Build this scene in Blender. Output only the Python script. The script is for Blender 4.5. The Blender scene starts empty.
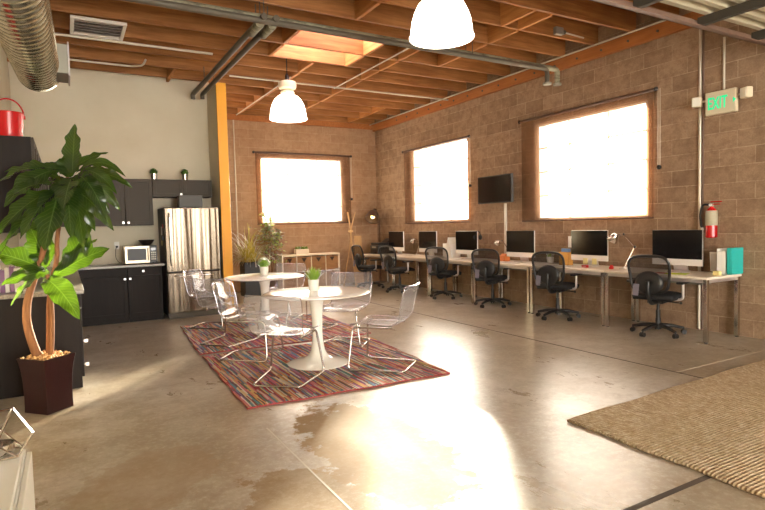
import bpy, bmesh, math, random
from mathutils import Vector, Matrix
S = bpy.context.scene
C = S.collection
PI = math.pi
rnd = random.Random(7)
V = Vector

# ------------------------------------------------------------------ helpers
def lin(c):
    c /= 255.0
    return c/12.92 if c <= .04045 else ((c+.055)/1.055)**2.4
def rgb(r, g, b): return (lin(r), lin(g), lin(b), 1.0)

class MB:
    """collects shapes, links them as ONE mesh object"""
    def __init__(s): s.v = []; s.f = []
    def add(s, vs, fs):
        o = len(s.v); s.v += [tuple(p) for p in vs]; s.f += [tuple(i+o for i in f) for f in fs]; return s
    def box(s, x0, x1, y0, y1, z0, z1, M=None):
        vs = [V((x, y, z)) for z in (z0, z1) for y in (y0, y1) for x in (x0, x1)]
        if M: vs = [M @ p for p in vs]
        return s.add(vs, [(0,2,3,1),(4,5,7,6),(0,1,5,4),(2,6,7,3),(0,4,6,2),(1,3,7,5)])
    def tube(s, pts, r, n=10, closed=False, cap=True):
        pts = [V(p) for p in pts]; m = len(pts)
        rs = r if isinstance(r, (list, tuple)) else [r]*m
        rings = []; up = None
        for i, p in enumerate(pts):
            if closed: t = pts[(i+1) % m]-pts[i-1]
            else: t = pts[min(i+1, m-1)]-pts[max(i-1, 0)]
            t.normalize()
            if up is None:
                up = V((0,0,1)) if abs(t.z) < .9 else V((1,0,0))
            a = t.cross(up)
            if a.length < 1e-5: a = t.cross(V((0,1,0)))
            a.normalize(); b = a.cross(t).normalized(); up = b
            rings.append([p+(a*math.cos(2*PI*k/n)+b*math.sin(2*PI*k/n))*rs[i] for k in range(n)])
        vs = [q for R in rings for q in R]; fs = []
        for i in range(m if closed else m-1):
            j = (i+1) % m
            for k in range(n):
                l = (k+1) % n
                fs.append((i*n+k, i*n+l, j*n+l, j*n+k))
        if not closed and cap:
            fs.append(tuple(range(n))[::-1]); fs.append(tuple((m-1)*n+k for k in range(n)))
        return s.add(vs, fs)
    def lathe(s, prof, n=32, M=None, cap=False):
        vs = []; fs = []
        for (r, z) in prof:
            for k in range(n):
                a = 2*PI*k/n; vs.append(V((r*math.cos(a), r*math.sin(a), z)))
        for i in range(len(prof)-1):
            for k in range(n):
                l = (k+1) % n
                fs.append((i*n+k, i*n+l, (i+1)*n+l, (i+1)*n+k))
        if cap:
            fs.append(tuple(range(n))[::-1]); fs.append(tuple((len(prof)-1)*n+k for k in range(n)))
        if M: vs = [M @ p for p in vs]
        return s.add(vs, fs)
    def cyl(s, p0, p1, r, n=16): return s.tube([p0, p1], r, n)
    def prism(s, poly, z0, z1, M=None):
        n = len(poly); vs = [V((x, y, z0)) for x, y in poly]+[V((x, y, z1)) for x, y in poly]
        if M: vs = [M @ p for p in vs]
        fs = [tuple(range(n))[::-1], tuple(range(n, 2*n))]+[(i, (i+1) % n, (i+1) % n+n, i+n) for i in range(n)]
        return s.add(vs, fs)
    def grid(s, fn, nu, nv, closed_u=False):
        vs = [V(fn(i/(nu-1 if not closed_u else nu), j/(nv-1))) for j in range(nv) for i in range(nu)]
        fs = []
        for j in range(nv-1):
            for i in range(nu if closed_u else nu-1):
                k = (i+1) % nu
                fs.append((j*nu+i, j*nu+k, (j+1)*nu+k, (j+1)*nu+i))
        return s.add(vs, fs)
    def sphere(s, c, r, n=12, sc=(1,1,1)):
        prof = [(math.sin(PI*i/(n//2+1)), -math.cos(PI*i/(n//2+1))) for i in range(n//2+2)]
        prof[0] = (1e-4, -1); prof[-1] = (1e-4, 1)
        M = Matrix.Translation(V(c)) @ Matrix.Diagonal((r*sc[0], r*sc[1], r*sc[2], 1))
        return s.lathe(prof, n, M)
    def build(s, name, m, parent=None, smooth=None, bevel=0, solid=0, sub=0, loc=None, fixn=True):
        me = bpy.data.meshes.new(name); me.from_pydata(s.v, [], s.f)
        if fixn:
            bm = bmesh.new(); bm.from_mesh(me); bmesh.ops.recalc_face_normals(bm, faces=bm.faces); bm.to_mesh(me); bm.free()
        me.materials.append(m); me.update()
        if smooth is not None:
            me.shade_smooth()
            if smooth < 180: me.set_sharp_from_angle(angle=math.radians(smooth))
        o = bpy.data.objects.new(name, me); C.objects.link(o)
        if parent is not None: o.parent = parent
        if loc is not None: o.location = loc
        if solid:
            d = o.modifiers.new('solid', 'SOLIDIFY'); d.thickness = solid; d.offset = 0
        if sub:
            d = o.modifiers.new('sub', 'SUBSURF'); d.levels = sub; d.render_levels = sub
        if bevel:
            d = o.modifiers.new('bevel', 'BEVEL'); d.width = bevel; d.segments = 2; d.limit_method = 'ANGLE'
        return o

def tag(o, label, cat, group=None, kind=None):
    o['label'] = label; o['category'] = cat
    if group: o['group'] = group
    if kind: o['kind'] = kind
    return o
def thing(name, label, cat, loc=(0,0,0), rz=0, group=None):
    o = bpy.data.objects.new(name, None); C.objects.link(o)
    o.location = loc; o.rotation_euler = (0, 0, rz); o.empty_display_size = .1
    return tag(o, label, cat, group)
def struct(o, label=None):
    o['kind'] = 'structure'
    if label: o['label'] = label
    return o
def dup(root, loc, rz, label):
    def cp(o, par):
        c = o.copy(); C.objects.link(c)
        if par is not None: c.parent = par
        for ch in list(o.children): cp(ch, c)
        return c
    r = cp(root, None); r.location = loc; r.rotation_euler = (0, 0, rz); r['label'] = label
    return r
def fillet(pts, r, n=5, closed=False):
    pts = [V(p) for p in pts]; m = len(pts); out = []
    for i, p in enumerate(pts):
        if not closed and i in (0, m-1): out.append(p); continue
        a = pts[i-1]-p; b = pts[(i+1) % m]-p
        d = min(r, a.length*.49, b.length*.49)
        p0 = p+a.normalized()*d; p1 = p+b.normalized()*d
        for k in range(n+1):
            t = k/n; out.append(p0*(1-t)**2+p*2*t*(1-t)+p1*t*t)
    return out
def az(deg): return -math.radians(deg)      # local +Y turned to a compass bearing from world +Y towards +X

# ------------------------------------------------------------------ materials
def mat(name, col=(.8,.8,.8,1), rough=.5, metal=0, spec=.5, **kw):
    m = bpy.data.materials.new(name); m.use_nodes = True
    b = m.node_tree.nodes['Principled BSDF']
    b.inputs['Base Color'].default_value = col; b.inputs['Roughness'].default_value = rough
    b.inputs['Metallic'].default_value = metal; b.inputs['Specular IOR Level'].default_value = spec
    for k, v in kw.items(): b.inputs[k.replace('_', ' ')].default_value = v
    return m
def N(m, t, **kw):
    n = m.node_tree.nodes.new(t)
    for k, v in kw.items(): setattr(n, k, v)
    return n
def L(m, a, b): m.node_tree.links.new(a, b)
def bsdf(m): return m.node_tree.nodes['Principled BSDF']
def coords(m, scale=(1,1,1), src='Object', rot=(0,0,0), loc=(0,0,0)):
    t = N(m, 'ShaderNodeTexCoord'); mp = N(m, 'ShaderNodeMapping')
    mp.inputs['Scale'].default_value = scale; mp.inputs['Rotation'].default_value = rot; mp.inputs['Location'].default_value = loc
    L(m, t.outputs[src], mp.inputs['Vector']); return mp.outputs[0]
def noise(m, vec, scale, detail=6, rough=.6, dist=0):
    n = N(m, 'ShaderNodeTexNoise'); n.inputs['Scale'].default_value = scale; n.inputs['Detail'].default_value = detail
    n.inputs['Roughness'].default_value = rough; n.inputs['Distortion'].default_value = dist
    L(m, vec, n.inputs['Vector']); return n.outputs['Fac']
def ramp(m, fac, stops, interp='LINEAR'):
    r = N(m, 'ShaderNodeValToRGB'); r.color_ramp.interpolation = interp
    e = r.color_ramp.elements
    while len(e) < len(stops): e.new(.5)
    for i, (p, c) in enumerate(stops): e[i].position = p; e[i].color = c
    L(m, fac, r.inputs['Fac']); return r.outputs['Color']
def mix(m, fac, a, b, mode='MIX'):
    n = N(m, 'ShaderNodeMix', data_type='RGBA', blend_type=mode)
    if isinstance(fac, (int, float)): n.inputs[0].default_value = fac
    else: L(m, fac, n.inputs[0])
    for i, x in ((6, a), (7, b)):
        if isinstance(x, tuple): n.inputs[i].default_value = x
        else: L(m, x, n.inputs[i])
    return n.outputs[2]
def math_(m, op, a, b=0.0):
    n = N(m, 'ShaderNodeMath', operation=op)
    for i, x in ((0, a), (1, b)):
        if isinstance(x, (int, float)): n.inputs[i].default_value = x
        else: L(m, x, n.inputs[i])
    return n.outputs[0]
def bump(m, h, strength=.3, dist=.01):
    b = N(m, 'ShaderNodeBump'); b.inputs['Strength'].default_value = strength; b.inputs['Distance'].default_value = dist
    L(m, h, b.inputs['Height']); L(m, b.outputs[0], bsdf(m).inputs['Normal'])
G = lambda v: (v, v, v, 1)

def block_wall(name, axis, flare_warm=0):
    m = mat(name, rough=.85, spec=.2)
    t = N(m, 'ShaderNodeTexCoord'); sp = N(m, 'ShaderNodeSeparateXYZ'); cb = N(m, 'ShaderNodeCombineXYZ')
    L(m, t.outputs['Object'], sp.inputs[0]); L(m, sp.outputs['Y' if axis == 'x' else 'X'], cb.inputs[0]); L(m, sp.outputs['Z'], cb.inputs[1])
    br = N(m, 'ShaderNodeTexBrick'); L(m, cb.outputs[0], br.inputs['Vector'])
    br.inputs['Scale'].default_value = 1; br.inputs['Brick Width'].default_value = .406; br.inputs['Row Height'].default_value = .203
    br.inputs['Mortar Size'].default_value = .0055; br.inputs['Mortar Smooth'].default_value = .4; br.inputs['Bias'].default_value = 0
    br.inputs['Color1'].default_value = rgb(168,142,116); br.inputs['Color2'].default_value = rgb(134,110,87); br.inputs['Mortar'].default_value = rgb(192,170,143)
    n1 = noise(m, cb.outputs[0], 1.7, 8, .65); n2 = noise(m, cb.outputs[0], 55, 4, .7)
    c = mix(m, ramp(m, n1, [(.35, G(0)), (.7, G(1))]), br.outputs['Color'], rgb(176,148,120))
    c = mix(m, ramp(m, n2, [(.3, G(.0)), (.75, G(.4))]), c, rgb(112,84,62))
    n3 = noise(m, cb.outputs[0], 6, 8, .75)
    c = mix(m, ramp(m, n3, [(.44, G(0)), (.66, G(.6))]), c, rgb(110,84,64))
    if flare_warm: c = mix(m, flare_warm, c, rgb(196,150,110))  # orange tint of the sun flare mixed into the far wall's colour
    L(m, c, bsdf(m).inputs['Base Color'])
    h = math_(m, 'ADD', math_(m, 'MULTIPLY', br.outputs['Fac'], -1.0), math_(m, 'MULTIPLY', n2, .5))
    bump(m, h, .5, .008)
    return m
def wood(name, c1, c2, axis=0, rough=.65, scale=1.0):
    m = mat(name, rough=rough, spec=.3)
    sc = [9, 9, 9]; sc[axis] = .7
    v = coords(m, tuple(x*scale for x in sc)); v2 = coords(m, tuple(.8*scale for _ in range(3)))
    c = ramp(m, noise(m, v, 2.2, 8, .65, .4), [(.28, c2), (.72, c1)])
    c = mix(m, ramp(m, noise(m, v2, 1.3, 3), [(.35, G(0)), (.7, G(.55))]), c, c2)
    L(m, c, bsdf(m).inputs['Base Color']); bump(m, noise(m, v, 4, 4), .15, .004)
    return m

M = {}
M['block_x'] = block_wall('block_right', 'x'); M['block_y'] = block_wall('block_far', 'y', .28)
M['plaster'] = mat('cream_plaster', rgb(210,200,174), .8)
L(M['plaster'], ramp(M['plaster'], noise(M['plaster'], coords(M['plaster']), 1.2, 4), [(.3, rgb(206,195,168)), (.7, rgb(215,206,182))]), bsdf(M['plaster']).inputs['Base Color'])
M['joist'] = wood('joist_timber', rgb(186,130,76), rgb(124,78,40), 0)
M['block_t'] = wood('blocking_timber', rgb(206,146,84), rgb(158,98,50), 1)
M['deck'] = wood('deck_timber', rgb(146,94,52), rgb(104,62,32), 1)
M['ledger'] = wood('ledger_timber', rgb(186,120,66), rgb(150,90,46), 1)
M['yellow'] = mat('yellow_paint', rgb(228,160,36), .5)
M['white_paint'] = mat('white_paint', rgb(226,222,210), .35)
M['gloss_white'] = mat('white_lacquer', rgb(238,235,224), .18, Coat_Weight=.4, Coat_Roughness=.08)
M['desk_white'] = mat('desk_white', rgb(228,218,200), .28)
M['chrome'] = mat('chrome', rgb(205,200,192), .16, 1)
M['tube'] = mat('nickel_tube', rgb(200,195,190), .22, 1)
M['alu'] = mat('aluminium', rgb(214,208,202), .3, .75)
M['galv_plain'] = mat('galvanised_box', rgb(150,146,132), .5, .6)
M['dark_cab'] = wood('dark_cabinet', rgb(36,28,22), rgb(27,20,16), 2, .5)
bsdf(M['dark_cab']).inputs['Specular IOR Level'].default_value = .15
M['grey_cab'] = mat('grey_cabinet', rgb(66,58,46), .5, 0, .25)
M['stone'] = mat('worktop_stone', rgb(128,120,102), .3)
L(M['stone'], ramp(M['stone'], noise(M['stone'], coords(M['stone']), 60, 6, .8), [(.35, rgb(92,86,74)), (.65, rgb(150,142,122))]), bsdf(M['stone']).inputs['Base Color'])
M['black'] = mat('black_plastic', rgb(26,25,25), .42)
M['black_soft'] = mat('black_fabric', rgb(30,29,30), .75)
M['screen'] = mat('screen_glass', rgb(16,14,15), .12)
M['red'] = mat('red_enamel', rgb(190,18,22), .22, Coat_Weight=.5)
M['rubber'] = mat('black_rubber', rgb(20,20,20), .6)
M['green_led'] = mat('exit_green', rgb(20,205,140), .5, Emission_Color=rgb(20,215,150), Emission_Strength=.4)
M['sign_body'] = mat('sign_beige', rgb(214,200,170), .5)
M['lens'] = mat('lamp_lens', rgb(225,220,205), .25)
M['paper'] = mat('paper_white', rgb(236,232,224), .7)
M['purple'] = mat('book_purple', rgb(150,112,150), .6)
M['teal'] = mat('teal_board', rgb(38,178,170), .5)
M['kraft'] = mat('kraft_board', rgb(206,152,72), .7)
M['bluepaper'] = mat('blue_paper', rgb(120,160,210), .6)
M['orange'] = mat('orange_board', rgb(206,120,60), .6)
M['note'] = mat('yellow_note', rgb(228,214,146), .7)
M['lime'] = mat('lime_paper', rgb(190,214,40), .7)
M['pink'] = mat('pink_paper', rgb(226,110,120), .7)
M['red_plastic'] = mat('red_plastic', rgb(206,40,40), .4)
M['pale_wood'] = wood('pale_wood', rgb(214,176,124), rgb(190,148,98), 2, .5)
M['wicker'] = wood('wicker', rgb(166,122,80), rgb(128,90,56), 0, .8, 3)
M['dark_hole'] = mat('dark_notch', rgb(46,28,18), .9)
M['bark'] = wood('bark', rgb(158,110,70), rgb(108,68,40), 2, .8, 2)
M['chips'] = mat('bark_chips', rgb(190,140,76), .85)
L(M['chips'], ramp(M['chips'], noise(M['chips'], coords(M['chips']), 60, 2), [(.35, rgb(140,88,40)), (.65, rgb(222,184,124))]), bsdf(M['chips']).inputs['Base Color'])
M['mahogany'] = wood('mahogany', rgb(50,20,19), rgb(32,13,13), 2, .3)
M['brown_shade'] = mat('lamp_shade_brown', rgb(84,60,46), .5)
M['soil'] = mat('soil', rgb(50,36,26), .9)
M['pipe_paint'] = mat('pipe_paint', rgb(128,122,96), .6)
L(M['pipe_paint'], ramp(M['pipe_paint'], noise(M['pipe_paint'], coords(M['pipe_paint'], (2,6,6)), 2, 6, .7), [(.38, rgb(92,86,68)), (.58, rgb(150,146,120))]), bsdf(M['pipe_paint']).inputs['Base Color'])
M['pipe_dark'] = mat('pipe_dark', rgb(88,80,66), .6)
M['conduit'] = mat('conduit_steel', rgb(206,196,176), .4, .3)
M['steel_rust'] = mat('steel_beam', rgb(112,86,70), .6)
M['deck_metal'] = mat('corrugated_deck', rgb(186,178,152), .5, .1)
M['glass_pane'] = mat('glass', rgb(240,245,245), .03, Transmission_Weight=1.0, IOR=1.1)

def leaf_mat(name, c1, c2, tr, gl=.25, trw=.45):
    m = bpy.data.materials.new(name); m.use_nodes = True; nt = m.node_tree
    out = nt.nodes['Material Output']; nt.nodes.remove(nt.nodes['Principled BSDF'])
    d = N(m, 'ShaderNodeBsdfDiffuse'); t = N(m, 'ShaderNodeBsdfTranslucent'); g = N(m, 'ShaderNodeBsdfGlossy'); g.inputs['Roughness'].default_value = gl
    c = ramp(m, noise(m, coords(m), 9, 3), [(.35, c2), (.65, c1)]); t.inputs['Color'].default_value = tr
    if name == 'leaf_green':   # pale midrib and faint side veins, a pattern of the blade itself
        sp = N(m, 'ShaderNodeSeparateXYZ'); L(m, coords(m, src='UV'), sp.inputs[0])
        u = math_(m, 'ABSOLUTE', math_(m, 'SUBTRACT', sp.outputs['X'], .5))
        rib = ramp(m, u, [(.012, G(1)), (.035, G(0))])
        sv_ = math_(m, 'SINE', math_(m, 'MULTIPLY', math_(m, 'SUBTRACT', sp.outputs['Y'], math_(m, 'MULTIPLY', u, .35)), 95))
        side = math_(m, 'MULTIPLY', ramp(m, sv_, [(.75, G(0)), (1, G(1))]), .35)
        c = mix(m, math_(m, 'MAXIMUM', rib, side), c, rgb(92,118,54))
        L(m, mix(m, side, tr, rgb(140,168,56)), t.inputs['Color'])
    L(m, c, d.inputs['Color'])
    a = N(m, 'ShaderNodeMixShader'); a.inputs[0].default_value = trw; L(m, d.outputs[0], a.inputs[1]); L(m, t.outputs[0], a.inputs[2])
    b = N(m, 'ShaderNodeMixShader'); f = N(m, 'ShaderNodeFresnel'); f.inputs['IOR'].default_value = 1.55
    L(m, f.outputs[0], b.inputs[0]); L(m, a.outputs[0], b.inputs[1]); L(m, g.outputs[0], b.inputs[2]); L(m, b.outputs[0], out.inputs[0])
    return m
M['leaf'] = leaf_mat('leaf_green', rgb(40,62,28), rgb(24,42,19), rgb(96,132,22), .26, .36)
M['leaf_small'] = leaf_mat('leaf_bright', rgb(158,196,78), rgb(112,160,54), rgb(190,220,90), .4)
M['leaf_yellow'] = leaf_mat('leaf_yellow', rgb(206,190,96), rgb(150,144,60), rgb(220,210,110), .4)
M['leaf_ficus'] = leaf_mat('leaf_ficus', rgb(124,146,60), rgb(88,112,44), rgb(180,206,80), .35)

def clear_plastic():
    m = bpy.data.materials.new('clear_polycarbonate'); m.use_nodes = True; nt = m.node_tree
    out = nt.nodes['Material Output']; nt.nodes.remove(nt.nodes['Principled BSDF'])
    tr = N(m, 'ShaderNodeBsdfTransparent'); tr.inputs['Color'].default_value = (.86, .87, .91, 1)
    g = N(m, 'ShaderNodeBsdfGlossy'); g.inputs['Roughness'].default_value = .07
    df = N(m, 'ShaderNodeBsdfDiffuse'); df.inputs['Color'].default_value = (.9, .9, .95, 1)
    a = N(m, 'ShaderNodeMixShader'); a.inputs[0].default_value = .17; L(m, tr.outputs[0], a.inputs[1]); L(m, df.outputs[0], a.inputs[2])
    f = N(m, 'ShaderNodeLayerWeight'); f.inputs['Blend'].default_value = .22
    b = N(m, 'ShaderNodeMixShader'); L(m, math_(m, 'MINIMUM', math_(m, 'ADD', math_(m, 'MULTIPLY', f.outputs['Facing'], .55), .04), .7), b.inputs[0])
    L(m, a.outputs[0], b.inputs[1]); L(m, g.outputs[0], b.inputs[2]); L(m, b.outputs[0], out.inputs[0])
    return m
M['clear'] = clear_plastic()
def mesh_fabric():
    m = bpy.data.materials.new('black_mesh'); m.use_nodes = True; nt = m.node_tree
    out = nt.nodes['Material Output']; nt.nodes.remove(nt.nodes['Principled BSDF'])
    tr = N(m, 'ShaderNodeBsdfTransparent'); df = N(m, 'ShaderNodeBsdfDiffuse'); df.inputs['Color'].default_value = rgb(60,54,50)
    a = N(m, 'ShaderNodeMixShader'); a.inputs[0].default_value = .72; L(m, tr.outputs[0], a.inputs[1]); L(m, df.outputs[0], a.inputs[2]); L(m, a.outputs[0], out.inputs[0])
    return m
M['mesh'] = mesh_fabric()
def shade_fabric():
    m = bpy.data.materials.new('brown_screen_fabric'); m.use_nodes = True; nt = m.node_tree
    out = nt.nodes['Material Output']; nt.nodes.remove(nt.nodes['Principled BSDF'])
    tr = N(m, 'ShaderNodeBsdfTransparent'); tr.inputs['Color'].default_value = (1, .97, .93, 1)
    df = N(m, 'ShaderNodeBsdfDiffuse'); df.inputs['Color'].default_value = rgb(128,92,66)
    tl = N(m, 'ShaderNodeBsdfTranslucent'); tl.inputs['Color'].default_value = rgb(150,112,84)
    a = N(m, 'ShaderNodeMixShader'); a.inputs[0].default_value = .35; L(m, df.outputs[0], a.inputs[1]); L(m, tl.outputs[0], a.inputs[2])
    b = N(m, 'ShaderNodeMixShader'); b.inputs[0].default_value = .6; L(m, tr.outputs[0], b.inputs[1]); L(m, a.outputs[0], b.inputs[2]); L(m, b.outputs[0], out.inputs[0])
    return m
M['shade'] = shade_fabric()
def lampglass():
    m = mat('opal_glass', rgb(245,240,228), .3, Emission_Color=rgb(255,244,226), Emission_Strength=3.2); return m
M['opal'] = lampglass()

def floor_mat():
    m = mat('polished_concrete', rough=.3)
    v = coords(m)
    n1 = noise(m, v, .55, 8, .62, .2); n2 = noise(m, v, 3.5, 12, .78); n3 = noise(m, v, 22, 6, .75)
    vs = coords(m, (1.0, .45, 1), rot=(0,0,math.radians(35)))
    n4 = noise(m, vs, 1.8, 12, .75, .2)
    c = ramp(m, n1, [(.38, rgb(132,118,94)), (.5, rgb(162,150,130)), (.62, rgb(184,176,162))])
    c = mix(m, ramp(m, n2, [(.42, G(.6)), (.56, G(0))]), c, rgb(132,112,82))
    c = mix(m, ramp(m, n3, [(.48, G(0)), (.75, G(.5))]), c, rgb(204,194,176))
    # worn brown patch with an edge of its own in front of the rug
    t = N(m, 'ShaderNodeTexCoord')
    def blob(cx, cy, rx, ry, rot):
        mp = N(m, 'ShaderNodeMapping', vector_type='TEXTURE'); mp.inputs['Location'].default_value = (cx, cy, 0); mp.inputs['Scale'].default_value = (rx, ry, 1); mp.inputs['Rotation'].default_value = (0, 0, rot)
        L(m, t.outputs['Object'], mp.inputs['Vector']); ln = N(m, 'ShaderNodeVectorMath', operation='LENGTH'); L(m, mp.outputs[0], ln.inputs[0])
        return ln.outputs['Value']
    pn = noise(m, v, 4.5, 9, .72)
    def patch(d, w=.9): return ramp(m, math_(m, 'ADD', d, math_(m, 'MULTIPLY', math_(m, 'SUBTRACT', pn, .5), w)), [(.8, G(1)), (.86, G(0))])
    p1 = patch(blob(1.68, 3.1, .5, 1.1, -.08), 1.5); p2 = patch(blob(1.05, 2.6, .35, .6, .3), 1.5); p3 = patch(blob(.32, 3.35, .42, .62, -.6), 1.1)
    c = mix(m, math_(m, 'MULTIPLY', p1, .75), c, rgb(146,118,80))
    c = mix(m, math_(m, 'MULTIPLY', p2, .5), c, rgb(146,118,80))
    c = mix(m, math_(m, 'MULTIPLY', p3, .5), c, rgb(140,112,74))
    L(m, c, bsdf(m).inputs['Base Color'])
    r = math_(m, 'ADD', math_(m, 'MULTIPLY', ramp(m, n4, [(.3, G(0)), (.75, G(1))]), .16), .24)
    r = math_(m, 'ADD', r, math_(m, 'MULTIPLY', math_(m, 'MAXIMUM', p1, p2), .45))
    L(m, r, bsdf(m).inputs['Roughness'])
    bump(m, math_(m, 'ADD', math_(m, 'MULTIPLY', n3, .5), n4), .035, .01)
    sl = math_(m, 'SUBTRACT', .75, math_(m, 'MULTIPLY', math_(m, 'MAXIMUM', p1, p2), .6)); L(m, sl, bsdf(m).inputs['Specular IOR Level'])
    return m
M['floor'] = floor_mat()

def rag_rug():
    m = mat('rag_rug', rough=.95, spec=.1)
    v = coords(m, (1, 1, 1))
    sp = N(m, 'ShaderNodeSeparateXYZ'); L(m, v, sp.inputs[0])
    wob = noise(m, coords(m, (3, 3, 3)), 2, 3)
    ci = math_(m, 'FLOOR', math_(m, 'ADD', math_(m, 'MULTIPLY', sp.outputs['X'], 84), math_(m, 'MULTIPLY', wob, 2.0)))
    off = N(m, 'ShaderNodeTexWhiteNoise', noise_dimensions='1D'); L(m, ci, off.inputs['W'])
    ri = math_(m, 'FLOOR', math_(m, 'ADD', math_(m, 'MULTIPLY', sp.outputs['Y'], 3.2), math_(m, 'MULTIPLY', off.outputs['Value'], 9.0)))
    cb = N(m, 'ShaderNodeCombineXYZ'); L(m, ci, cb.inputs[0]); L(m, ri, cb.inputs[1])
    wn = N(m, 'ShaderNodeTexWhiteNoise', noise_dimensions='2D'); L(m, cb.outputs[0], wn.inputs['Vector'])
    pal = [(190,84,84),(214,136,138),(112,140,156),(220,168,112),(118,90,100),(212,196,174),(160,74,80),(104,134,118),(226,192,130),(146,122,164),(236,222,204),(112,92,82),(206,116,136),(112,156,170),(196,140,100),(222,204,180)]
    c = ramp(m, wn.outputs['Value'], [(i/len(pal), rgb(*p)) for i, p in enumerate(pal)], 'CONSTANT')
    g = math_(m, 'FRACT', math_(m, 'ADD', math_(m, 'MULTIPLY', sp.outputs['X'], 84), math_(m, 'MULTIPLY', wob, 2.0)))
    L(m, mix(m, ramp(m, noise(m, v, 90, 2), [(.4, G(0)), (.75, G(.15))]), c, rgb(80,52,46)), bsdf(m).inputs['Base Color'])
    bump(m, math_(m, 'SINE', math_(m, 'MULTIPLY', g, PI)), .8, .012)
    return m
M['rag'] = rag_rug()
M['rag_edge'] = mat('rug_edge', rgb(150,62,60), .95)
def jute():
    m = mat('jute', rough=.95, spec=.1)
    v = coords(m); sp = N(m, 'ShaderNodeSeparateXYZ'); L(m, v, sp.inputs[0])
    w = noise(m, v, 3, 3)
    row = math_(m, 'SINE', math_(m, 'ADD', math_(m, 'MULTIPLY', sp.outputs['Y'], 2*PI*42), math_(m, 'MULTIPLY', w, 9)))
    st = math_(m, 'SINE', math_(m, 'ADD', math_(m, 'MULTIPLY', sp.outputs['X'], 2*PI*30), math_(m, 'MULTIPLY', noise(m, v, 9, 2), 14)))
    n = noise(m, coords(m, (1.2, 1, 1)), 26, 8, .85)
    h = math_(m, 'ADD', math_(m, 'ADD', math_(m, 'MULTIPLY', row, .6), math_(m, 'MULTIPLY', st, .25)), n)
    c = ramp(m, n, [(.35, rgb(150,124,92)), (.5, rgb(190,167,134)), (.65, rgb(228,212,182))])
    c = mix(m, ramp(m, row, [(.0, G(.3)), (.6, G(0))]), c, rgb(146,116,76))
    L(m, c, bsdf(m).inputs['Base Color']); bump(m, h, .9, .012)
    return m
M['jute'] = jute()
def galv():
    m = mat('galvanised_duct', rgb(176,172,150), .2, 1)
    v = coords(m); vo = N(m, 'ShaderNodeTexVoronoi'); vo.inputs['Scale'].default_value = 30; L(m, v, vo.inputs['Vector'])
    L(m, ramp(m, vo.outputs['Color'], [(0, rgb(164,160,142)), (1, rgb(206,202,186))]), bsdf(m).inputs['Base Color'])
    return m
M['galv'] = galv()
def steel_front():
    m = mat('brushed_steel', rgb(118,107,92), .22, 1)
    n = noise(m, coords(m, (3.2, 1, .05)), 1.7, 2, .4); bump(m, n, .9, .06)
    return m
M['steel'] = steel_front()
def skylight_m():
    m = mat('pink_lining', rgb(226,180,196), .8)
    L(m, ramp(m, noise(m, coords(m), 3.5, 6, .7), [(.35, rgb(206,150,172)), (.6, rgb(236,196,212))]), bsdf(m).inputs['Base Color']); return m
M['pinkboard'] = skylight_m()
M['acrylic'] = mat('skylight_acrylic', rgb(250,240,236), .4, Transmission_Weight=.0)

# ------------------------------------------------------------------ camera
f = 554.88; yw, pt, rl = .516587, .0532729, .0250355; H = 1.42
fwd = V((math.sin(yw)*math.cos(pt), math.cos(yw)*math.cos(pt), -math.sin(pt)))
ri0 = V((math.cos(yw), -math.sin(yw), 0)); dn0 = fwd.cross(ri0)
ri = ri0*math.cos(rl)+dn0*math.sin(rl); dn = -ri0*math.sin(rl)+dn0*math.cos(rl)
cam = bpy.data.cameras.new('camera'); co = bpy.data.objects.new('camera', cam); C.objects.link(co)
cam.sensor_width = 36; cam.sensor_fit = 'HORIZONTAL'; cam.lens = f*36/765; cam.clip_start = .05; cam.clip_end = 200
R3 = Matrix((ri, -dn, -fwd)).transposed()
co.matrix_world = Matrix.Translation((0, 0, H)) @ R3.to_4x4()
S.camera = co

# ------------------------------------------------------------------ setting
XL, XW, YF, YK, ZC, ZJ = -.63, 6.92, 12.41, 10.06, 4.23, 3.95
floor = struct(MB().box(XL-.3, XW+.3, -4, YF+.3, -.12, 0).build('floor', M['floor']), 'polished grey brown concrete slab floor with stains')
ln = mat('slab_line', rgb(182,172,152), .6)
struct(MB().box(1.168, 1.18, 2.4, 3.8, -.002, .0012).build('floor_joint', ln, floor))
struct(MB().box(4.84, 6.85, 3.06, 3.075, -.002, .0012).build('floor_joint', ln, floor))
# joints in the slab: shallow sunk-looking strips of sealant
jm = mat('joint_sealant', rgb(70,60,50), .8)
struct(MB().box(4.815, 4.835, 1.0, 12.2, -.002, .0015).build('floor_joint', jm, floor))
struct(MB().box(2.2, 3.4, 1.70, 1.735, -.002, .0015).build('floor_joint', jm, floor))

def wall_with(name, m, axis, a0, a1, z0, z1, c0, c1, holes):
    b = MB()
    def bx(p0, p1, q0, q1):
        if p1-p0 < 1e-4 or q1-q0 < 1e-4: return
        if axis == 'x': b.box(c0, c1, p0, p1, q0, q1)
        else: b.box(p0, p1, c0, c1, q0, q1)
    p = a0
    for (h0, h1, s0, s1) in sorted(holes):
        bx(p, h0, z0, z1); bx(h0, h1, z0, s0); bx(h0, h1, s1, z1); p = h1
    bx(p, a1, z0, z1)
    return struct(b.build(name, m))
W1 = (4.81, 6.83, 1.45, 3.02); W2 = (8.69, 10.67, 1.48, 3.11); W3 = (3.91, 5.95, 1.53, 3.05)
wall_with('wall_right', M['block_x'], 'x', -4, YF+.25, 0, 4.6, XW, XW+.2, [W1, W2])
wall_with('wall_back', M['block_y'], 'y', 2.3, XW, 0, 4.6, YF, YF+.2, [W3])
wall_with('wall_kitchen', M['plaster'], 'y', XL-.12, 2.3, 0, ZC, YK, YK+.12, [])
wall_with('wall_left', M['plaster'], 'x', -4, YK, 0, ZC, XL-.12, XL, [])
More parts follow.
